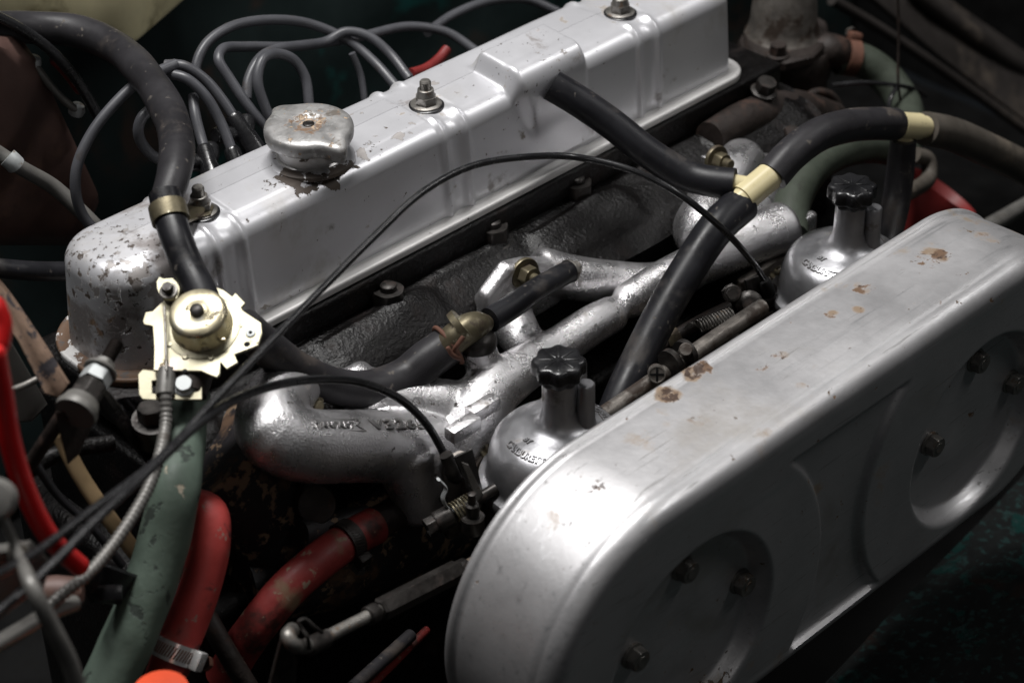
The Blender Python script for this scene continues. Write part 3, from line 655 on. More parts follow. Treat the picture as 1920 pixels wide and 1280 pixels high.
# green hose, red hoses
gh, GH = hose('coolant_hose', [(350, 742, -36), (342, 795, -54), (335, 860, -72), (325, 930, -87), (308, 1010, -92), (283, 1090, -97), (250, 1175, -102), (212, 1260, -106), (190, 1310, -108)], lambda t: (13.5+1.5*t)+.2*math.sin(t*40), M['green'], 'thick faded green hose with scraped patches running down from the valve', n=32)
rh, RH = hose('coolant_hose', [(340, 985, -60), (362, 955, -70), (390, 965, -82), (393, 1020, -92), (378, 1090, -98), (352, 1165, -103), (325, 1230, -107), (300, 1300, -110)], 11.6, M['red'], 'bright red hose bent beside the green hose', n=28)
i = int(np.argmin([abs(CR[1] @ (p-CAM)/(CR[2] @ (p-CAM))*F_PX+640-1218) for p in RH]))
band_clamp('hose_clamp', RH, i, 11.6, 11, M['chrome'], 'shiny slotted clamp on the bright red hose at the bottom edge', CR[0]*.9-CR[2]*.3+CR[1]*.1, 'worm drive hose clamps', smat=M['rust'])
r2, R2 = hose('coolant_hose', [(702, 985, -104), (650, 1014, -106), (590, 1058, -108), (535, 1108, -108), (488, 1165, -106), (452, 1215, -100), (420, 1270, -92)], 11.4, M['reddirty'], 'dirty red hose clamped to a rusty pipe in the middle', n=28)
i = int(np.argmin([abs(CR[0] @ (p-CAM)/(CR[2] @ (p-CAM))*F_PX+960-650) for p in R2]))
band_clamp('hose_clamp', R2, i, 11.4, 9, M['rustiron'], 'rusty clamp with a slotted screw on the dirty red hose', CR[1]*.75-CR[2]*.5+CR[0]*.2, 'worm drive hose clamps')
hose('steel_pipe', [(690, 990, -104), (740, 962, -102), (800, 935, -100), (850, 915, -98)], 10, M['rustiron'], 'rusty steel pipe entering the end of the dirty red hose', 'pipe')

# radiator hose etc upper right
hose('radiator_hose', [(1570, 108, 30), (1610, 112, 20), (1655, 140, 5), (1690, 185, -15), (1702, 230, -40), (1690, 290, -70)], 13.5, M['dimgreen'], 'green radiator hose curving down at the upper right')
hose('radiator_hose', [(1690, 290, -60), (1640, 275, -62), (1570, 285, -70), (1515, 325, -80), (1485, 385, -95), (1480, 440, -110)], [11, 12.5, 13, 13, 13, 13], M['dimgreen'], 'grey-green hose looping under the arched black hose')
hose('vacuum_hose', [(1715, 290, -80), (1740, 300, -84), (1742, 330, -90), (1715, 355, -100), (1690, 365, -110)], 6, M['brownrubber'], 'thin brown hose looping behind the short black hose at right')
# grey spiral conduit below the valve
C = spline(A((311, 735, -80), (311, 790, -88), (300, 850, -104), (280, 910, -116), (250, 965, -124), (205, 1030, -132), (160, 1080, -138), (110, 1120, -140), (70, 1160, -140)), 1.0)
cn = MB(); k = np.arange(len(C)); sweep(cn, C, 1.0, 14); V = cn.v[0].copy(); rows = len(C)
Vr = V[:rows*14].reshape(rows, 14, 3); ctr = Vr.mean(1, keepdims=True); rad = 3.1+.45*np.cos(2*math.pi*np.arange(rows)/3.2)
cn.v[0][:rows*14] = (ctr+(Vr-ctr)*rad[:, None, None]).reshape(-1, 3)
obj('control_cable', cn, M['greyconduit'], None, 'grey ribbed conduit hanging from the clamp of the gold valve', 'cable', angle=80)

# ------------------------------------------------------------------ black control cables
def cable(pts, r, material, label, group='black control cables', **k):
    return obj('control_cable', sweep(MB(), spline(A(*pts), 2.5), r, 14, **k), material, None, label, 'cable', group)
cable([(-30, 1090, -190), (60, 1040, -180), (180, 950, -165), (300, 858, -150), (410, 742, -130), (500, 648, -115), (600, 545, -98), (700, 445, -85), (790, 362, -76), (880, 313, -72), (980, 295, -74), (1080, 295, -82), (1180, 318, -108), (1270, 362, -134), (1350, 425, -152), (1410, 490, -154), (1432, 522, -148)], 2.15, M['cable'], 'thin black cable arching across the rocker cover to the rear carburettor')
cable([(-30, 1170, -200), (0, 1145, -197), (80, 1075, -188), (190, 965, -172), (290, 872, -155), (380, 788, -138), (450, 745, -126), (530, 719, -115), (610, 711, -108), (680, 718, -106), (750, 748, -108), (800, 795, -114), (832, 850, -122), (848, 890, -128)], 2.5, M['cable'], 'black cable curving in front of the manifold lettering to the front carburettor')
# ------------------------------------------------------------------ heater valve (yellow zinc)
hv = thing('heater_valve', 'gold zinc-plated heater valve with a round dome over a notched plate', 'valve', tuple(at(380, 640, y=-48)))
VN = nrm((-.30, -.22, .92)); VP = at(380, 613, y=-47)
Z5 = lambda x, y: (90+x/3.369, 400+y/3.369)
def vp(pts, lift=0): return [onplane(*Z5(*p), VP+VN*lift, VN) for p in pts]
outl = [(950, 420), (1050, 428), (1045, 466), (1112, 492), (1166, 532), (1188, 510), (1250, 575), (1224, 604), (1236, 624), (1350, 700), (1356, 765), (1330, 842), (1182, 900),
        (1204, 950), (1130, 992), (1092, 945), (1090, 1020), (1070, 1045), (1030, 1030), (970, 1004), (670, 1000), (674, 860), (664, 722), (640, 716), (612, 712), (602, 690), (620, 632), (664, 626), (712, 580), (770, 520), (835, 478), (900, 452), (945, 444)]
b = MB(); prism(b, vp(outl, -1.6), VN, 1.6, .35); obj('plate', b, M['zinc'], hv, angle=30)
b = MB(); lathe(b, VP, VN, [(21.2, -.2), (21, .5), (19.2, .9), (17.6, 1.0)], 72); obj('seat_ring', b, M['zinc'], hv)
b = MB(); lathe(b, VP, VN, [(17.2, 0), (16.9, 3), (16.4, 4), (16.3, 12), (16.0, 13.8), (15.2, 15), (14, 15.7), (10, 16.2), (6.6, 16.3), (5.8, 15.8), (3, 15.7), (.1, 15.7)], 72); dome = obj('dome', b, M['zincdome'], hv)
b = MB(); lathe(b, VP, VN, [(4.1, 15), (4.1, 16.9), (3.6, 18.2), (2, 19), (.1, 19.2)], 32); obj('pin', b, M['dark_steel'], dome)
b = MB(); boxm(b, onplane(*Z5(1100, 800), VP+VN*6, VN), [CR[0], np.cross(VN, CR[0]), VN], (4, 1.5, 3), .3); obj('crimp', b, M['zincdome'], dome)
for x, y in ((770, 828), (868, 906), (1030, 912)):
    b = MB(); lathe(b, vp([(x, y)])[0], VN, [(1.9, 0), (1.9, .5), (1.4, 1.0), (.1, 1.1)], 24); obj('rivet', b, M['zinc'], hv)
b = MB(); lathe(b, vp([(1280, 757)])[0], VN, [(2.7, 0), (2.7, .7), (2.2, 1.0), (1.2, .9), (.9, .2)], 28); obj('eyelet', b, M['whitenut'], hv)
b = MB(); lathe(b, vp([(1280, 757)])[0], VN, [(.9, .25), (.9, .3)], 20); obj('eyelet_hole', b, M['black'], hv)
for x, y, r in ((1257, 826, 1.75), (865, 992, 1.2)):
    b = MB(); lathe(b, vp([(x, y)])[0], VN, [(r, -.1), (r, .06)], 24); obj('hole', b, M['black'], hv)
# lever eye with its screw
LP = vp([(765, 500)], 6)[0]
b = MB(); q = [(688, 440), (705, 408), (735, 420), (790, 415), (828, 450), (838, 490), (820, 545), (780, 552), (735, 548), (705, 520), (690, 480)]; prism(b, vp(q, 5), VN, 1.5, .3); lev = obj('lever', b, M['zinc'], hv, angle=30)
b = MB(); lathe(b, LP-VN*5, VN, [(4.2, -2), (4.2, 5.6), (4.6, 6), (4.6, 7), (3.4, 7.5)], 28); hexhead(b, LP+VN*2, VN, 5.4, 4.4, hint=(1, 0, 0)); obj('lever_screw', b, M['dark_steel'], lev)
b = MB(); lathe(b, LP+VN*1, VN, [(5.2, 0), (5.2, .8), (4.4, 1.2)], 28); obj('lever_washer', b, M['steel'], lev)
# inner wire of the cable
b = tube([vp([(735, 590)], 5)[0], vp([(742, 780)], 4)[0], vp([(748, 990)], 5)[0]], .75, 10, 2); obj('inner_wire', b, M['steel'], hv)
# cable clamp plate, saddle and bolt
KN = nrm((-.34, -.36, .87)); KP = at(350, 722, y=-62)
def kp(pts, lift=0): return [onplane(*Z5(*p), KP+KN*lift, KN) for p in pts]
b = MB(); prism(b, kp([(690, 998), (975, 1018), (975, 1182), (690, 1180)], -1), KN, 1.4, .3); prism(b, kp([(600, 990), (690, 1000), (690, 1060), (660, 1065), (662, 1140), (690, 1145), (688, 1185), (600, 1180), (576, 1150), (570, 1020)], -1.05), KN, 1.4, .4)
obj('clamp_plate', b, M['zinc'], hv, angle=30)
b = MB(); a0 = kp([(752, 985)], 2.2)[0]; a1 = kp([(738, 1150)], 2.2)[0]; sweep(b, spline([a0, (a0+a1)/2, a1], 1.5), [5.0, 5.2, 5.2, 5.0], 28); obj('saddle', b, M['greyconduit'], hv)
b = MB(); lathe(b, kp([(862, 1088)])[0], KN, [(6.4, 0), (6.4, 1.0), (5.8, 1.3)], 32); hexhead(b, kp([(862, 1088)], 1.2)[0], KN, 8.4, 4.2, hint=(1, .2, 0)); obj('clamp_bolt', b, M['whitenut'], hv)
# pipe stub under the valve towards the coolant hose
b = MB(); sweep(b, spline(A((352, 735, -60), (368, 690, -54), (400, 640, -50), (470, 625, -52)), 3), [11, 11, 11, 9.5], 24); obj('valve_body', b, M['rustiron'], hv)

# ------------------------------------------------------------------ manifold lettering and fixings
def on_runner(px, py):   # front runner: a cylinder along x
    return at(px, py, y=-97)
def man_text(name, s, size, p0, p1, spacing, depth=.9, lift=0):
    V, F = text_verts(s, size, depth, spacing)
    w = V[:, 0].max()-V[:, 0].min(); tx = (V[:, 0]-V[:, 0].min())/w
    P0 = np.array(p0); P1 = np.array(p1); ux = nrm(P1-P0); L = np.linalg.norm(P1-P0)
    nn = nrm((-.05, -.62, .78)); nn = nrm(nn-ux*(nn @ ux)); up = np.cross(nn, ux)
    mb = MB().add(P0+np.outer(tx*L, ux)+np.outer(V[:, 1]+lift, up)+np.outer(V[:, 2], nn), F); return obj(name, mb, M['castalu'], casting, kind='stuff')
def runner_pt(px, py):
    """first hit of the photo ray on the lettered runner (centre line through four stations, radius 21.5)"""
    best = None; Cc = spline(A((560, 832, -90), (690, 836, -92), (800, 838, -95), (880, 850, -100)), 2); r = ray(px, py)
    for t in np.linspace(1150, 1400, 1001):
        p = CAM+r*t; i = np.argmin(((Cc-p)**2).sum(1))
        if np.linalg.norm(Cc[i]-p) < 21.6: return p, nrm(p-Cc[i])
    return p, np.array([0, -.6, .8])
TXT = []
def wrap_text(name, s, size, pxl, pxr, py, spacing=1.0, depth=.9, fat=.022, mt='letter'):
    V, F = text_verts(s, size, depth, spacing, 0, fat); x0, x1 = V[:, 0].min(), V[:, 0].max(); R = 21.5
    st = np.linspace(-.25, 1.25, 31); PN = [runner_pt(pxl+(pxr-pxl)*t, py) for t in st]
    Ps = np.array([q[0] for q in PN]); Ns = np.array([q[1] for q in PN]); Ux = nrm(Ps[-1]-Ps[0])
    def place(tx, y, h):
        p = np.array([np.interp(tx, st, Ps[:, k]) for k in range(3)]).T; n = np.array([np.interp(tx, st, Ns[:, k]) for k in range(3)]).T
        n = n-np.outer(n @ Ux, Ux); n /= np.linalg.norm(n, axis=1)[:, None]; up = np.cross(n, Ux); th = (y/R)[:, None]
        return p+R*np.sin(th)*up+R*(np.cos(th)-1)*n+(n*np.cos(th)+up*np.sin(th))*h[:, None]
    mb = MB().add(place((V[:, 0]-x0)/(x1-x0), V[:, 1], V[:, 2]), F); L = np.linalg.norm(PN[25][0]-PN[5][0])
    return obj(name, mb, M[mt], casting, kind='stuff'), place, L
wrap_text('lettering', 'V3265', 8.4, 698, 800, 804, 1.15, 1.5); wrap_text('letter_outline', 'V3265', 8.4, 697, 801, 804, 1.15, .5, .06, 'letterdark')
_, plc, Lr = wrap_text('lettering', 'STANPART', 4.9, 586, 664, 802, 1.1, 1.3); wrap_text('letter_outline', 'STANPART', 4.9, 585, 665, 802, 1.1, .5, .05, 'letterdark')
fr = MB(); q = np.array([(-6, 5.4), (Lr+7, 5.4), (Lr+2, 1.6), (Lr+8, -2), (-6, -2), (-1, 1.6), (-6, 5.4)], float)
sweep(fr, plc(q[:, 0]/Lr, q[:, 1], np.full(len(q), .55)), .55, 6); obj('scroll_frame', fr, M['letter'], casting)
for px, py, y, r in ((985, 515, -60, 8), (575, 748, -60, 8), (1345, 300, -60, 7)):
    b = MB(); P = at(px, py, y=y); n = nrm((-.1, -1, .15)); lathe(b, P, n, [(r+3, -2), (r+3, 0), (r+2.6, .6)], 28); hexhead(b, P, n, r*1.55, 8, hint=(0, 0, 1)); lathe(b, P+n*8, n, [(3.6, 0), (3.6, 5), (3, 5.6)], 20); obj('flange_nut', b, M['brass'], im)
# carburettor mounting blocks at the end of the manifold
for px, py, y in ((905, 765, -122), (868, 802, -132)):
    b = MB(); boxm(b, at(px, py, y=y), [nrm((1, 0, 0)), (0, 1, 0), (0, 0, 1)], (22, 9, 9), 1.2); obj('lug', b, M['castalu'], im)

# ------------------------------------------------------------------ carburettor linkages (front)
lk = thing('throttle_linkage', 'dark throttle levers, springs and bolts beside the front carburettor', 'linkage', tuple(at(850, 980, y=-150)))
def LB(name, mb, mt): return obj(name, mb, M[mt], lk)
LB('bracket', prism(MB(), A((850, 855, -150), (885, 840, -150), (915, 960, -150), (905, 1010, -150), (885, 990, -150), (870, 900, -150)), nrm((-.5, -.7, .4)), 2.5, .4), 'dark_steel')
LB('lever', prism(MB(), A((865, 865, -158), (878, 870, -158), (905, 925, -158), (898, 975, -158), (890, 930, -158)), nrm((-.5, -.7, .5)), 2, .4), 'steel')
LB('stop_lever', tube(A((822, 898, -150), (836, 916, -151), (830, 932, -152), (838, 950, -153), (852, 958, -154)), 1.9, 8, 2, flat=.45), 'whitenut')
C = spline(A((800, 990, -150), (900, 935, -160)), 1); b = MB(); lathe(b, C[0], nrm(C[-1]-C[0]), [(6.2, 6), (6.6, 7), (6.6, 16), (5, 17)], 28); hexhead(b, C[0], nrm(C[-1]-C[0]), 10, 7); LB('pivot_bolt', b, 'dark_steel')
ax = nrm(C[-1]-C[0]); u, v, _ = frame(ax); tt = np.linspace(0, 1, 160)
hel = C[0]+np.outer(18+14*tt, ax)+np.outer(np.cos(tt*44), u)*6.2+np.outer(np.sin(tt*44), v)*6.2
LB('return_spring', sweep(MB(), hel, .75, 6), 'brass')
LB('shaft', tube(A((820, 980, -150), (930, 915, -160)), 3.6, 14, 3), 'dark_steel')
b = MB(); P = at(886, 968, y=-165); lathe(b, P, (0, 0, 1), [(7, -10), (7, 0), (6, 1)], 28); lathe(b, P+(0, 0, 1), (0, 0, 1), [(4, 0), (4, 8), (2.6, 9), (2.4, 16), (1, 16.5)], 20); LB('trunnion', b, 'dark_steel')
b = MB(); lathe(b, at(845, 872, y=-132), nrm((.2, -.3, -1)), [(4, -8), (4.4, 0), (5.5, 2), (5.5, 8), (3, 12)], 24); LB('cable_ferrule', b, 'dark_steel')
# rear linkage: bracket where the cable ends
l2 = thing('cable_bracket', 'dark rusty cable bracket beside the rear carburettor', 'bracket', tuple(at(1420, 540, y=-138)))
b = MB(); prism(b, A((1395, 525, -142), (1425, 515, -142), (1455, 535, -142), (1458, 575, -142), (1430, 590, -142), (1400, 570, -142)), nrm((-.5, -.7, .5)), 3, .5); obj('plate', b, M['dark_steel'], l2)
b = MB(); lathe(b, at(1405, 570, y=-150), nrm((-.6, -.5, .5)), [(9, -14), (9, 0), (7, 2), (4, 3)], 28); hexhead(b, at(1405, 570, y=-150), nrm((-.6, -.5, .5)), 9, 5); obj('pivot', b, M['dark_steel'], l2)
b = MB(); lathe(b, at(1433, 530, y=-146), nrm((-.3, .2, 1)), [(5, -10), (5, 0), (3.4, 2)], 24); obj('ferrule', b, M['black'], l2)
# jubilee and cross-head screw between the carburettors, with the linking rod
l3 = thing('linking_rod', 'dirty rod and cross-head screw joining the two carburettors', 'linkage', tuple(at(1300, 670, y=-160)))
obj('rod', tube(A((1120, 785, -165), (1180, 745, -165), (1260, 690, -165), (1340, 635, -165), (1430, 575, -165)), 5.5, 18), M['carb'], l3)
P = at(1232, 702, y=-178); b = MB(); n = nrm((-.62, -.6, .5)); lathe(b, P, n, [(5.2, -16), (5.4, -1), (5.2, 0), (4.6, .1), (4.3, -.5), (.1, -.5)], 36); scr = obj('screw_head', b, M['carb'], l3)
u, v, _ = frame(n)
for q in (u, v):
    b = MB(); boxm(b, P-n*.25, [q, np.cross(n, q), n], (8.2, 1.3, .7), .1); obj('screw_slot', b, M['black'], scr)
for px, py in ((1258, 680), (1285, 662)):
    b = MB(); C = spline(A((px-12, py+8, -168), (px+12, py-8, -168)), 1); lathe(b, at(px, py, y=-168), nrm(C[-1]-C[0]), [(8, -2), (9, -2), (9, 2), (8, 2)], 28); obj('collar', b, M['dark_steel'], l3)
b = MB(); lathe(b, at(1286, 655, y=-176), nrm((-.5, -.5, .7)), [(4.2, -12), (4.2, 0), (3.6, .6)], 24); obj('stud', b, M['carb'], l3)

# turnbuckle rod and bell crank at the bottom
tb = thing('turnbuckle_rod', 'long dirty turnbuckle rod reaching from a crank to the air cleaner', 'rod', tuple(at(740, 1125, y=-185)))
P0, P1 = at(600, 1200, y=-190), at(925, 1035, y=-180); ax = nrm(P1-P0)
def tp(px): return P0+(P1-P0)*((px-600)/325)
b = MB(); sweep(b, spline([tp(600), tp(925)], 4), 3.6, 16); obj('rod', b, M['steel'], tb)
b = MB(); L = np.linalg.norm(tp(855)-tp(705))
def hx(t, hh): return math.cos(math.pi/6)/np.cos((t % (math.pi/3))-math.pi/6)
lathe(b, tp(705), ax, [(5.5, 0), (6.6, 1.5), (6.6, L-1.5), (5.5, L)], 48, rfun=hx, hint=(0, .3, 1)); obj('turnbuckle', b, M['dark_steel'], tb, angle=25)
for px in (690, 858):
    b = MB(); lathe(b, tp(px)-ax*3, ax, [(4.8, 0), (5.4, .6), (5.4, 7), (4.6, 8)], 28); obj('locknut', b, M['dark_steel'], tb)
bc = thing('bell_crank', 'dark crank arm with a hooked wire end at the bottom', 'crank', tuple(at(530, 1280, y=-190)))
obj('arm', prism(MB(), A((528, 1182, -190), (540, 1172, -190), (556, 1180, -190), (558, 1215, -190), (548, 1330, -190), (490, 1330, -190)), nrm((-.4, -.75, .5)), 4, .6), M['dark_steel'], bc)
obj('hook', tube(A((615, 1192, -190), (590, 1205, -194), (565, 1212, -198), (548, 1206, -199), (540, 1192, -196), (548, 1180, -190)), 4.0, 16, 2, round_ends=1), M['steel'], bc)
obj('split_pin', tube(A((580, 1215, -202), (576, 1192, -202), (566, 1178, -198), (560, 1165, -196), (572, 1160, -196), (590, 1175, -200), (604, 1185, -200)), 1.1, 8, 2), M['dark_steel'], bc)
b = MB(); C = spline(A((578, 1212, -196), (610, 1198, -193)), 2); sweep(b, C, 5.2, 16, round_ends=1); obj('sleeve', b, M['dark_steel'], bc)

# more rods and springs in the gap between the carburettors
sp = thing('return_spring', 'small dark coil spring hanging between the two carburettors', 'spring', tuple(at(1330, 600, y=-150)))
p0, p1 = at(1310, 612, y=-140), at(1375, 588, y=-150); ax = nrm(p1-p0); u, v, _ = frame(ax); tt = np.linspace(0, 1, 200)
obj('coil', sweep(MB(), p0+np.outer(tt*np.linalg.norm(p1-p0), ax)+np.outer(np.cos(tt*75), u)*4.2+np.outer(np.sin(tt*75), v)*4.2, .7, 6), M['steel'], sp)
obj('hook', tube([p0, p0-ax*6+(0, 0, 5), p0-ax*10+(0, 0, 2)], .8, 8, 1.5), M['steel'], sp)
cl = thing('choke_lever', 'dark curved choke lever beside the rear carburettor', 'lever', tuple(at(1370, 560, y=-140)))
obj('arm', prism(MB(), A((1352, 545, -140), (1372, 530, -140), (1392, 545, -140), (1395, 600, -140), (1380, 632, -140), (1370, 628, -140), (1378, 590, -140), (1368, 560, -140)), nrm((-.55, -.65, .5)), 2.4, .4), M['dark_steel'], cl)
b = MB(); lathe(b, at(1372, 550, y=-144), nrm((-.55, -.65, .5)), [(6, -3), (6, 3), (5, 4)], 24); hexhead(b, at(1372, 550, y=-147), nrm((-.55, -.65, .5)), 7, 4); obj('pivot', b, M['dark_steel'], cl)
obj('link_wire', tube(A((1382, 628, -142), (1350, 640, -146), (1310, 655, -152), (1270, 690, -158)), 1.6, 10, 2), M['steel'], cl)
fu = thing('fuel_pipe', 'dark fuel pipe with brass unions under the hanging breather hose', 'pipe', tuple(at(1280, 640, y=-120)))
obj('tube', tube(A((1160, 700, -118), (1230, 655, -120), (1300, 610, -124), (1370, 575, -128), (1430, 555, -132)), 4.4, 16), M['rustiron'], fu)
for px, py, y in ((1262, 634, -122), (1392, 566, -130)):
    b = MB(); hexhead(b, at(px, py, y=y)-ax*5, ax, 12, 9); obj('union', b, M['brass'], fu)
# ------------------------------------------------------------------ ignition leads behind the cover
def lead(pts, label, boot=None, r=3.45):
    t = thing('ignition_lead', label, 'ignition lead', tuple(at(pts[len(pts)//2][0], pts[len(pts)//2][1], y=pts[len(pts)//2][2])), 'grey ignition leads')
    C = spline(A(*pts), 3); obj('wire', sweep(MB(), C, r, 16), M['lead'], t)
    if boot:
        P = C[-1] if boot > 0 else C[0]; d = nrm(C[-1]-C[-5]) if boot > 0 else nrm(C[0]-C[4])
        b = MB(); lathe(b, P-d*3, d, [(4.2, 0), (5.4, 2), (5.6, 14), (6.8, 17), (7.4, 34)], 24); obj('boot', b, M['blackplastic'], t)
    return t
lead([(330, 120, 150), (265, 150, 150), (215, 195, 150), (172, 250, 150), (145, 310, 148), (142, 360, 146), (156, 405, 144), (185, 440, 140)], 'grey lead making the leftmost tall loop behind the cover corner')
lead([(330, 200, 130), (295, 200, 130), (268, 218, 130), (259, 245, 130), (270, 275, 130), (300, 300, 125), (345, 302, 118)], 'grey lead making a small loop left of the heater hose')
lead([(310, 122, 165), (345, 124, 155), (385, 150, 145), (415, 185, 135), (440, 222, 125)], 'upper of two grey leads bending down left of the filler cap', 1)
lead([(318, 138, 150), (350, 148, 140), (385, 180, 130), (415, 232, 120), (436, 285, 108)], 'lower of two grey leads bending down left of the filler cap', 1)
lead([(362, 180, 140), (366, 215, 130), (376, 255, 120), (384, 282, 112)], 'short straight grey lead right of the heater hose', 1)
lead([(370, 155, 165), (368, 125, 170), (385, 85, 175), (430, 52, 178), (500, 38, 180), (580, 45, 178), (650, 75, 165), (700, 115, 145), (745, 165, 120)], 'grey lead forming the highest wide arch behind the filler cap')
lead([(510, 250, 120), (470, 205, 130), (432, 150, 145), (410, 112, 155), (418, 92, 162), (460, 88, 166), (540, 88, 168), (600, 82, 170), (680, 68, 172), (770, 50, 172), (840, 62, 160), (895, 98, 140)], 'grey lead with a sharp bend left of the filler cap running far right')
lead([(462, 185, 140), (466, 150, 146), (485, 112, 152), (520, 92, 160), (570, 85, 165), (612, 78, 168), (648, 60, 165), (690, 68, 155), (730, 100, 140), (768, 148, 118)], 'grey lead curving behind the small loop then down to the cover edge')
lead([(520, 250, 118), (495, 195, 126), (483, 150, 132), (492, 112, 138), (520, 101, 142), (550, 112, 140), (572, 145, 134), (580, 200, 124)], 'grey lead making the small upright loop just behind the filler cap')
lead([(800, 62, 175), (850, 28, 180), (920, 2, 182), (990, 0, 178), (1045, 22, 165)], 'grey lead crossing the top edge behind the cover')
lead([(660, 100, 150), (676, 140, 145), (684, 190, 138)], 'thin brownish lead hanging straight down behind the second nut', r=2.4)
# distributor-like stub boots in the dark
for px, py, y, lb in ((385, 298, 112, 'black right-angled plug boot beside the cover edge, left of the cap'), (452, 246, 122, 'black plug boot in shadow just left of the filler cap')):
    obj('plug_boot', tube(A((px-45, py+8, y), (px-10, py+6, y), (px+8, py-2, y), (px+10, py-20, y+6)), 5.6, 18, 2, round_ends=2), M['blackplastic'], None, lb, 'plug boot', 'plug boots')
obj('red_wire', tube(A((770, 138, 130), (800, 128, 135), (825, 108, 140), (838, 92, 142)), 3.6, 12), M['redplastic'], None, 'short red wire behind the cover near the second nut', 'wire')

# ------------------------------------------------------------------ things at the left
bx = MB(); fr_ = at(60, 380, y=230)
q = A((-60, 80, 250), (40, 92, 250), (75, 140, 250), (185, 380, 250), (150, 460, 250), (-60, 460, 250)); prism(bx, q, nrm((-.35, -.6, .7)), 40, 14)
obj('heater_box', bx, M['rustbox'], None, 'brown rust-coloured metal box at the upper left', 'box', angle=60)
wb = thing('washer_bottle', 'yellowed cream plastic reservoir at the top left edge', 'reservoir', tuple(at(200, 60, y=420)))
wx = nrm((1, .45, 0)); wy = np.cross((0, 0, 1), wx); wt = at(235, 98, y=330)+118*wx+70*wy+np.array([0, 0, 95])
b = MB(); Lp = []
for d, z in [(12, -95), (3, -92), (0, -86), (0, -30), (1, -26), (0, -22), (-1.5, -18), (0, -10), (6, -3), (14, 0), (40, 1), (44, 4), (62, 5)]:
    P = rr_loop(-125, 125, -75, 75, (26,)*4, max(d, 0), 20, 12, 10) if d >= 0 else rr_loop(-125+d, 125-d, -75+d, 75-d, (26-d,)*4, 0, 20, 12, 10)
    Lp.append(wt+np.outer(P[:, 0], wx)+np.outer(P[:, 1], wy)+np.array([0, 0, z]))
b.add(np.concatenate(Lp), grid_faces(len(Lp), len(Lp[0]))+[tuple(range((len(Lp)-1)*len(Lp[0]), len(Lp)*len(Lp[0])))]); obj('bottle', b, M['bottle'], wb)
b = MB(); lathe(b, wt+np.array([0, 0, 5]), (0, 0, 1), [(26, 0), (26, 12), (24, 14), (.2, 14.5)], 40); obj('lid', b, M['blackplastic'], wb)
obj('yellow_tag', prism(MB(), A((-5, 55, 245), (25, 65, 245), (42, 105, 245), (30, 112, 245), (8, 88, 245), (-5, 75, 245)), nrm((-.4, -.5, .7)), 6, 2), M['yellow'], None, 'yellow plastic tag above the brown box', 'tag')
obj('red_lever', tube(A((103, 113, 235), (122, 132, 233), (150, 168, 230)), 3.8, 14, round_ends=2), M['redplastic'], None, 'short red rod beside the brown box', 'rod')
hr = thing('heater_rod', 'pale dirty adjuster rod lying along the brown box', 'rod', tuple(at(110, 165, y=230)))
obj('rod', tube(A((60, 115, 236), (90, 155, 232), (120, 188, 228), (145, 208, 226)), 2.6, 12), M['greyplastic'], hr)
for p in ((62, 117, 238), (144, 206, 228)):
    b = MB(); lathe(b, at(*p[:2], y=p[2]), nrm((.3, -.3, 1)), [(5, -3), (5.6, 0), (4, 4), (1, 5)], 24); obj('end_cap', b, M['whitenut'], hr)
hose('rubber_tube', [(-30, 20, 232), (40, 55, 228), (95, 95, 225), (150, 160, 222), (190, 230, 215)], 3.6, M['cable'], 'thin black tube crossing under the heater hose at the upper left', 'tube')
hose('rubber_tube', [(-20, 275, 190), (40, 315, 185), (100, 350, 180), (150, 395, 170), (200, 445, 160)], [4.5, 4.8, 5, 5, 5], M['greyplastic'], 'grey tube with a pale clip slanting down at the left edge', 'tube')
obj('tube_clip', tube(A((14, 295, 182), (22, 302, 180), (30, 310, 179)), 6.2, 16), M['whitenut'], None, 'pale clip round the grey tube at the left edge', 'clip')
hose('rubber_tube', [(-30, 500, 110), (60, 508, 105), (140, 508, 100), (200, 505, 95)], 6, M['rubber'], 'dark tube passing behind the left end of the cover', 'tube')
# rusty strap and adjuster nut
st = thing('battery_strap', 'rusty brown steel strap slanting down at the left edge', 'strap', tuple(at(70, 650, y=-60)))
obj('strap', prism(MB(), A((-15, 515, 0), (8, 540, -2), (70, 630, -20), (128, 722, -38), (110, 745, -40), (85, 738, -38), (35, 640, -18), (-15, 570, 0)), nrm((-.5, -.55, .65)), 2.4, .5), M['ruststrap'], st)
obj('edge', tube(A((-15, 518, 0), (8, 543, -2), (70, 632, -20), (126, 720, -38)), 1.6, 8), M['ruststrap'], st)
ad = thing('adjuster_bolt', 'stacked pale and dark adjuster nuts on a threaded rod by the rusty strap', 'bolt', tuple(at(165, 740, y=-60)))
a0, a1 = at(145, 768, y=-72), at(226, 632, y=-48); ax = nrm(a1-a0); L = np.linalg.norm(a1-a0)
def ap(t): return a0+(a1-a0)*t
pf = []
for k in range(18): pf += [(3.3, k*1.1), (3.9, k*1.1+.55)]
b = MB(); lathe(b, ap(.55), ax, pf[:int(len(pf))], 18); obj('threaded_rod', b, M['rustiron'], ad)
b = MB(); hexhead(b, ap(.12), ax, 14.5, L*.22, hint=(1, 0, 0)); obj('lock_nut', b, M['dark_steel'], ad)
b = MB(); hexhead(b, ap(.36), ax, 14, L*.14, hint=(.9, .3, 0)); obj('pale_nut', b, M['whitenut'], ad)
b = MB(); lathe(b, ap(.51), ax, [(9, 0), (9.3, .5), (9, 2)], 36); hexhead(b, ap(.53), ax, 10.5, L*.11, hint=(1, .2, 0)); obj('flange_nut', b, M['greyplastic'], ad)
b = MB(); lathe(b, ap(.02), ax, [(11, -4), (11.6, -1), (10.6, 1), (9.5, 5)], 36); obj('cup_washer', b, M['greyplastic'], ad)
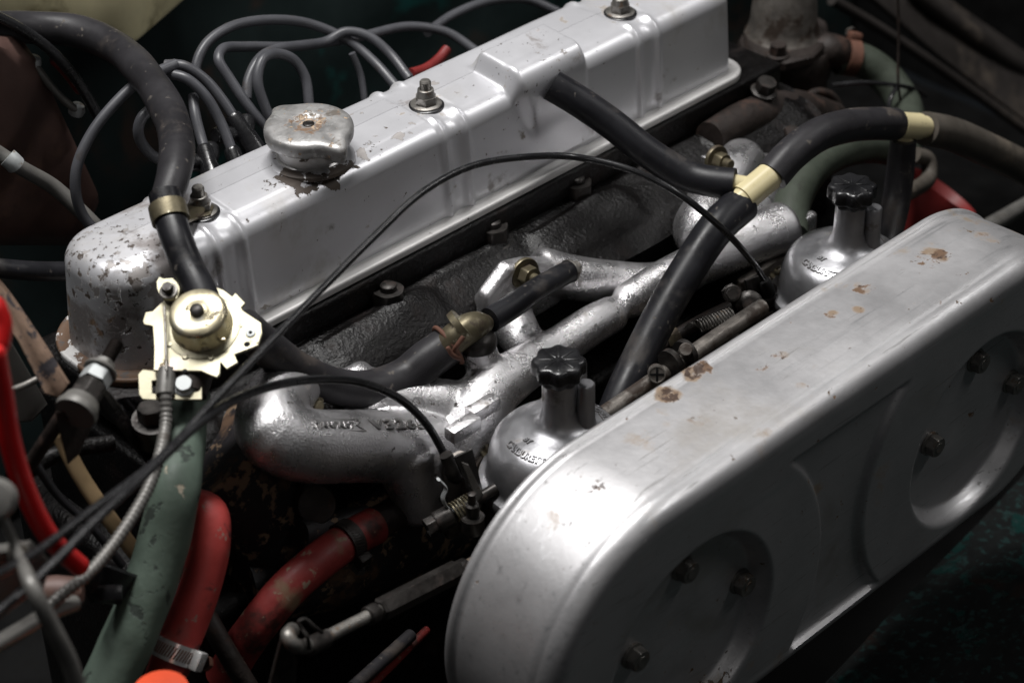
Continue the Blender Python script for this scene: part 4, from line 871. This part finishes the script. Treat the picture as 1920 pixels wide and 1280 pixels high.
obj('lower_bracket', prism(MB(), A((105, 770, -66), (165, 775, -66), (172, 800, -66), (150, 850, -70), (128, 870, -70), (110, 800, -68)), nrm((-.5, -.6, .6)), 3, .6), M['rustiron'], ad)
obj('bolt_shank', tube(A((120, 775, -66), (90, 820, -60), (50, 880, -50)), 4, 12), M['rustiron'], ad)
hose('battery_cable', [(-10, 660, -120), (5, 740, -122), (20, 830, -126), (50, 925, -132), (95, 1010, -138), (150, 1062, -142)], 5.2, M['redcable'], 'bright red battery cable curving down the left edge', 'cable', n=20, round_ends=2)
obj('cable_boot', tube(A((-14, 575, -100), (-2, 610, -104), (-8, 650, -108)), 6.5, 18, round_ends=3), M['redcable'], None, 'red rubber terminal boot cut by the left edge', 'terminal boot')
hose('tan_strap', [(112, 815, -40), (150, 890, -50), (200, 965, -60), (265, 1050, -70)], 5.2, M['tan'], 'tan cloth strap behind the spiral conduit', 'strap', flat=.4)
obj('angle_strip', prism(MB(), A((170, 700, -50), (210, 740, -50), (330, 905, -60), (345, 960, -60), (300, 900, -60), (190, 760, -50)), nrm((-.5, -.6, .6)), 3, .8), M['iron'], None, 'black angled metal strip under the valve', 'bracket')
obj('oily_bracket', rough_grid(MB(), at(215, 745, y=-40), at(300, 745, y=-40)-at(215, 745, y=-40), at(285, 860, y=-58)-at(215, 745, y=-40), nrm((-.4, -.5, .7)), 40, 40, 1.4, 21), M['oiliron'], None, 'wet black oily casting below the rocker cover corner', 'engine part', angle=80)
b = MB(); P = at(285, 790, y=-62); lathe(b, P, nrm((-.1, -.2, 1)), [(9, -16), (9, -4), (11, -3), (11, 2)], 28); hexhead(b, P+(0, 0, 2), (0, 0, 1), 13, 8); obj('stud_bolt', b, M['dark_steel'], None, 'dark bolt under the cable clamp of the valve', 'bolt')
# battery box edge, regulator and rods in the lower left
bb = thing('battery_tray', 'black battery tray behind the red cable at the left', 'tray', tuple(at(20, 760, y=20)))
b = MB(); prism(b, A((-60, 570, 40), (20, 640, 40), (90, 760, 30), (60, 790, 30), (-60, 800, 40)), nrm((-.3, -.5, .8)), 4, 1); obj('panel', b, M['greyplastic'], bb)
obj('rim', tube(A((-30, 740, -10), (30, 728, -10), (75, 708, -10)), 2, 10), M['steel'], bb)
rg = thing('relay_box', 'grey metal relay with a bracket at the lower left edge', 'relay', tuple(at(20, 1120, y=-150)))
b = MB(); prism(b, A((-50, 1030, -150), (20, 1020, -150), (60, 1015, -150), (95, 1055, -150), (80, 1110, -150), (20, 1140, -150), (-50, 1160, -150)), nrm((-.4, -.6, .7)), 12, 4); obj('case', b, M['greyplastic'], rg)
b = MB(); boxm(b, at(36, 1035, y=-163), [CR[0], -CR[1], -CR[2]], (10, 10, 8), 2); obj('terminal', b, M['steel'], rg)
b = MB(); lathe(b, at(36, 1033, y=-169), -CR[2], [(3, -2), (3, 1), (2, 1.6)], 20); obj('terminal_screw', b, M['brass'], rg)
hose('brake_pipe', [(-20, 930, -160), (5, 970, -164), (30, 1025, -170), (60, 1100, -205), (100, 1180, -215), (130, 1240, -220), (150, 1310, -225)], [2, 2.2, 2.6, 3.6, 4, 4, 4], M['greyconduit'], 'grey metal pipe rising from the bottom edge to the relay', 'pipe', n=16)
hose('brake_pipe', [(-20, 1215, -150), (40, 1180, -145), (90, 1150, -140), (140, 1130, -135)], 4.2, M['greyconduit'], 'dim grey rod behind the lower left pipe', 'rod', n=16)
b = MB(); lathe(b, at(-8, 935, y=-160), -CR[2], [(9, -6), (10, 0), (8, 4), (3, 5)], 28); obj('round_knob', b, M['greyplastic'], None, 'grey round knob cut by the left edge', 'knob')
sw = thing('stop_switch', 'black block with faint raised marks beside the green hose', 'switch', tuple(at(190, 1120, y=-95)))
b = MB(); prism(b, A((150, 1075, -95), (180, 1050, -95), (262, 1080, -95), (250, 1135, -95), (170, 1130, -95)), nrm((-.4, -.6, .7)), 8, 1.5); obj('case', b, M['blackplastic'], sw)
b = MB(); boxm(b, at(205, 1110, y=-105), [CR[0], -CR[1], -CR[2]], (14, 8, 2), .5); obj('cover', b, M['blackplastic'], sw)
b = MB(); lathe(b, at(105, 1110, y=-105), CR[0], [(8, -10), (9, 0), (8, 10), (5, 14)], 24); obj('grommet', b, M['rustbox'], sw)
cp = thing('reservoir_cap', 'orange round cap with a yellow base at the bottom edge', 'cap', tuple(at(302, 1310, y=-175)))
b = MB(); lathe(b, at(302, 1300, y=-180), (0, 0, 1), [(15, -12), (15.4, -2), (14, 3), (8, 5.4), (.2, 6)], 40); obj('cap', b, M['orange'], cp)
b = MB(); lathe(b, at(295, 1312, y=-178), (0, 0, 1), [(17.5, -14), (17.5, -8), (16, -7)], 40); obj('base', b, M['yellow'], cp)
hose('steering_rod', [(385, 1150, -90), (430, 1230, -110), (480, 1310, -125)], 6, M['rustiron'], 'dark rusty rod slanting down behind the crank arm', 'rod')
hose('red_wire', [(690, 1290, -160), (745, 1235, -150), (800, 1180, -140)], 2.6, M['reddirty'], 'red wire low down left of the air cleaner', 'wire')
hose('drain_tube', [(660, 1290, -165), (715, 1240, -155), (770, 1190, -145)], 4, M['oldrubber'], 'dark rubber tube low down beside the red wire', 'tube')

hose('earth_wire', [(60, 860, -40), (110, 930, -48), (170, 985, -60), (230, 1060, -72)], 2.4, M['oldrubber'], 'thin dark wire slanting behind the spiral conduit at lower left', 'wire')
hose('clutch_pipe', [(395, 1175, -60), (455, 1120, -50), (520, 1090, -45)], 3.2, M['rustiron'], 'thin rusty pipe between the two red hoses', 'pipe')
hose('support_bar', [(20, 900, -20), (110, 850, -20), (210, 830, -25)], 5, M['iron'], 'black bar in shadow behind the red battery cable', 'bar')

# ------------------------------------------------------------------ upper right: thermostat housing, radiator panel
th_ = thing('thermostat_housing', 'dirty brown thermostat housing with a dull alloy dome at the upper right', 'housing', tuple(at(1475, 200, y=60)))
TP = at(1475, 72, y=60)
b = MB(); lathe(b, TP, (0, 0, 1), [(34, -85), (34, -30), (37, -20), (38, -8), (36, -4)], 48); obj('body', b, M['rustiron'], th_)
b = MB(); prism(b, [TP+np.array([x*math.cos(.5)-y*math.sin(.5), x*math.sin(.5)+y*math.cos(.5), -4]) for x, y in [(-46, -8), (-46, 8), (-30, 26), (0, 34), (30, 26), (46, 8), (46, -8), (30, -26), (0, -34), (-30, -26)]], (0, 0, 1), 8, 2); obj('flange', b, M['rustiron'], th_)
b = MB(); lathe(b, TP+np.array([0, 4, 4]), (0, 0, 1), [(30, 0), (28, 3), (26, 10), (25, 26), (20, 40), (8, 46), (.2, 47)], 48); obj('dome', b, M['carb'], th_)
for a in (.5, .5+math.pi):
    b = MB(); hexhead(b, TP+np.array([38*math.cos(a), 38*math.sin(a), 4]), (0, 0, 1), 12, 8, washer=9); obj('bolt', b, M['rustiron'], th_)
b = MB(); sweep(b, spline([TP+np.array([20, -10, -35]), at(1545, 95, y=34), at(1590, 105, y=26)], 3), [15, 14, 12], 24); obj('outlet', b, M['rustiron'], th_)
Cg = spline(A((1560, 104, 32), (1605, 110, 21), (1650, 136, 7)), 2)
band_clamp('hose_clamp', Cg, len(Cg)//3, 13.6, 10, M['rust'], 'orange rusty clamp on the green radiator hose', (0, 0.3, 1), 'worm drive hose clamps', slots=False)
ct = thing('cable_tie', 'black cable tie looped round the green radiator hose', 'cable tie', tuple(at(1680, 165, y=0)))
obj('strap', tube(A((1560, 160, 0), (1620, 155, -14), (1680, 160, -24), (1715, 168, -22), (1735, 180, -10)), 1.9, 8, 2), M['cable'], ct)
obj('tail', tube(A((1680, 165, -25), (1668, 190, -30), (1668, 215, -34)), 1.9, 8, 2), M['cable'], ct)
obj('thin_wire', tube(A((1682, -40, -10), (1685, 60, -16), (1684, 150, -24), (1690, 210, -30), (1692, 260, -40)), 1.1, 8, 2), M['rustiron'], None, 'thin dark wire hanging down in front of the green radiator hose', 'wire')
fnl = MB(); lathe(fnl, at(1740, 400, y=-60), nrm((.6, -.3, .9)), [(20, -40), (26, 0), (30, 22), (28, 22), (18, 4)], 40, cap1=False); obj('red_funnel', fnl, M['redplastic'], None, 'red plastic cup shape behind the air cleaner at right', 'plastic part')
hose('stay_rod', [(1800, 455, -120), (1870, 415, -118), (1960, 365, -116)], 6.5, M['greyconduit'], 'grey stay rod leaving the right edge above the air cleaner', 'rod', n=18)
hose('steel_hoop', [(1505, 225, 0), (1508, 190, 0), (1530, 173, 0), (1560, 180, -4), (1580, 215, -10)], 3.2, M['rustiron'], 'small rusty hoop in shadow below the thermostat housing', 'bracket')
wp = thing('water_pump', 'rusty dark water pump casting right of the cover end', 'water pump', tuple(at(1400, 235, y=-10)))
b = MB(); lathe(b, at(1395, 235, y=-14), nrm((.2, -.5, .85)), [(26, -40), (28, -12), (24, -4), (23, 0), (14, 4), (12, 12)], 40); obj('body', b, M['rustiron'], wp)
b = MB(); sweep(b, spline(A((1330, 260, -20), (1400, 225, -16), (1480, 210, -12), (1560, 225, -12)), 4), [12, 15, 17, 14], 24); obj('arm', b, M['rustiron'], wp)
for px, py in ((1432, 172), (1365, 235), (1470, 250)):
    b = MB(); hexhead(b, at(px, py, y=-14), (0, -.3, .95), 13, 8, washer=10); obj('bolt', b, M['dark_steel'], wp)
eb = thing('engine_bracket', 'dark brown bracket behind the silver rear runners', 'bracket', tuple(at(1450, 290, y=-30)))
b = MB(); sweep(b, spline(A((1360, 320, -34), (1430, 285, -34), (1500, 268, -34), (1545, 262, -34)), 4), [10, 13, 14, 12], 20, flat=.6); obj('strap', b, M['rustiron'], eb)
b = MB(); hexhead(b, at(1480, 262, y=-42), (0, -.4, .9), 12, 7, washer=9); obj('bolt', b, M['rustiron'], eb)
rp_ = thing('slam_panel', 'dark dusty radiator top panel crossing the upper right corner', 'panel', tuple(at(1800, 120, y=120)))
b = MB(); prism(b, A((1540, -60, 160), (1640, 10, 150), (1760, 110, 120), (1960, 260, 60), (1990, 150, 90), (1800, 20, 150), (1700, -60, 190)), nrm((-.5, -.2, .85)), 10, 3); obj('panel', b, M['panelgrey'], rp_)
obj('bead', tube(A((1690, -40, 160), (1790, 40, 130), (1870, 100, 110), (1960, 160, 95)), 9, 18, 4), M['panelgrey'], rp_)
obj('lip', tube(A((1560, 0, 148), (1660, 60, 132), (1800, 155, 100), (1960, 270, 56)), 5, 14, 4), M['panelgrey'], rp_)

# ------------------------------------------------------------------ bay walls and floor
def sheet(name, pts, material, n, t=3):
    o = obj(name, prism(MB(), pts, n, t, .5), material, None, kind='structure'); return o
b = MB(); rough_grid(b, (-900, 460, -420), (1900, 0, 0), (0, 60, 560), (0, -1, 0), 80, 40, 6, 31); obj('far_inner_wing', b, M['farwing'], None, kind='structure', angle=80)
b = MB(); rough_grid(b, (-900, -900, -430), (1900, 0, 0), (0, 1400, 0), (0, 0, 1), 60, 60, 3, 32); obj('bay_floor', b, M['black'], None, kind='structure', angle=80)
b = MB(); rough_grid(b, (-720, -300, -430), (0, 800, 0), (-60, 0, 620), (1, 0, 0), 60, 60, 4, 33); obj('bulkhead', b, M['black'], None, kind='structure', angle=80)
b = MB(); rough_grid(b, (1000, -600, -430), (0, 1100, 0), (30, 0, 520), (-1, 0, 0), 60, 60, 4, 34); obj('front_bulkhead', b, M['black'], None, kind='structure', angle=80)
W0 = [at(1960, 850, z=-300), at(1560, 1265, z=-300), at(1500, 1400, z=-300)]
b = MB(); e1 = W0[0]-W0[1]; e1[2] = 0; P0 = W0[1]-e1*.9
dn = nrm(np.cross(e1, (0, 0, -1))); dn = dn if dn @ np.array([.5, -.8, 0]) > 0 else -dn
rough_grid(b, P0, e1*3.4, dn*520+np.array([0, 0, 60]), (0, 0, 1), 90, 60, 1.6, 35)
rough_grid(b, P0+(0, 0, 0), e1*3.4, np.array([0, 0, -140])-dn*20, -dn, 60, 12, 1, 36)
obj('near_inner_wing', b, M['wing'], None, kind='structure', angle=80)

# repeats of one kind share a group
GROUPS = dict(heater_hose='black heater hoses', breather_hose='breather hoses around the pale tees', coolant_hose='coolant hoses', radiator_hose='green radiator hoses', rubber_tube='thin tubes at the left edge', brake_pipe='grey pipes at the lower left', red_wire='short red wires', control_cable='control cables')
for o in scene.objects:
    k = o.name.split('.')[0]
    if o.parent is None and k in GROUPS and 'group' not in o: o['group'] = GROUPS[k]
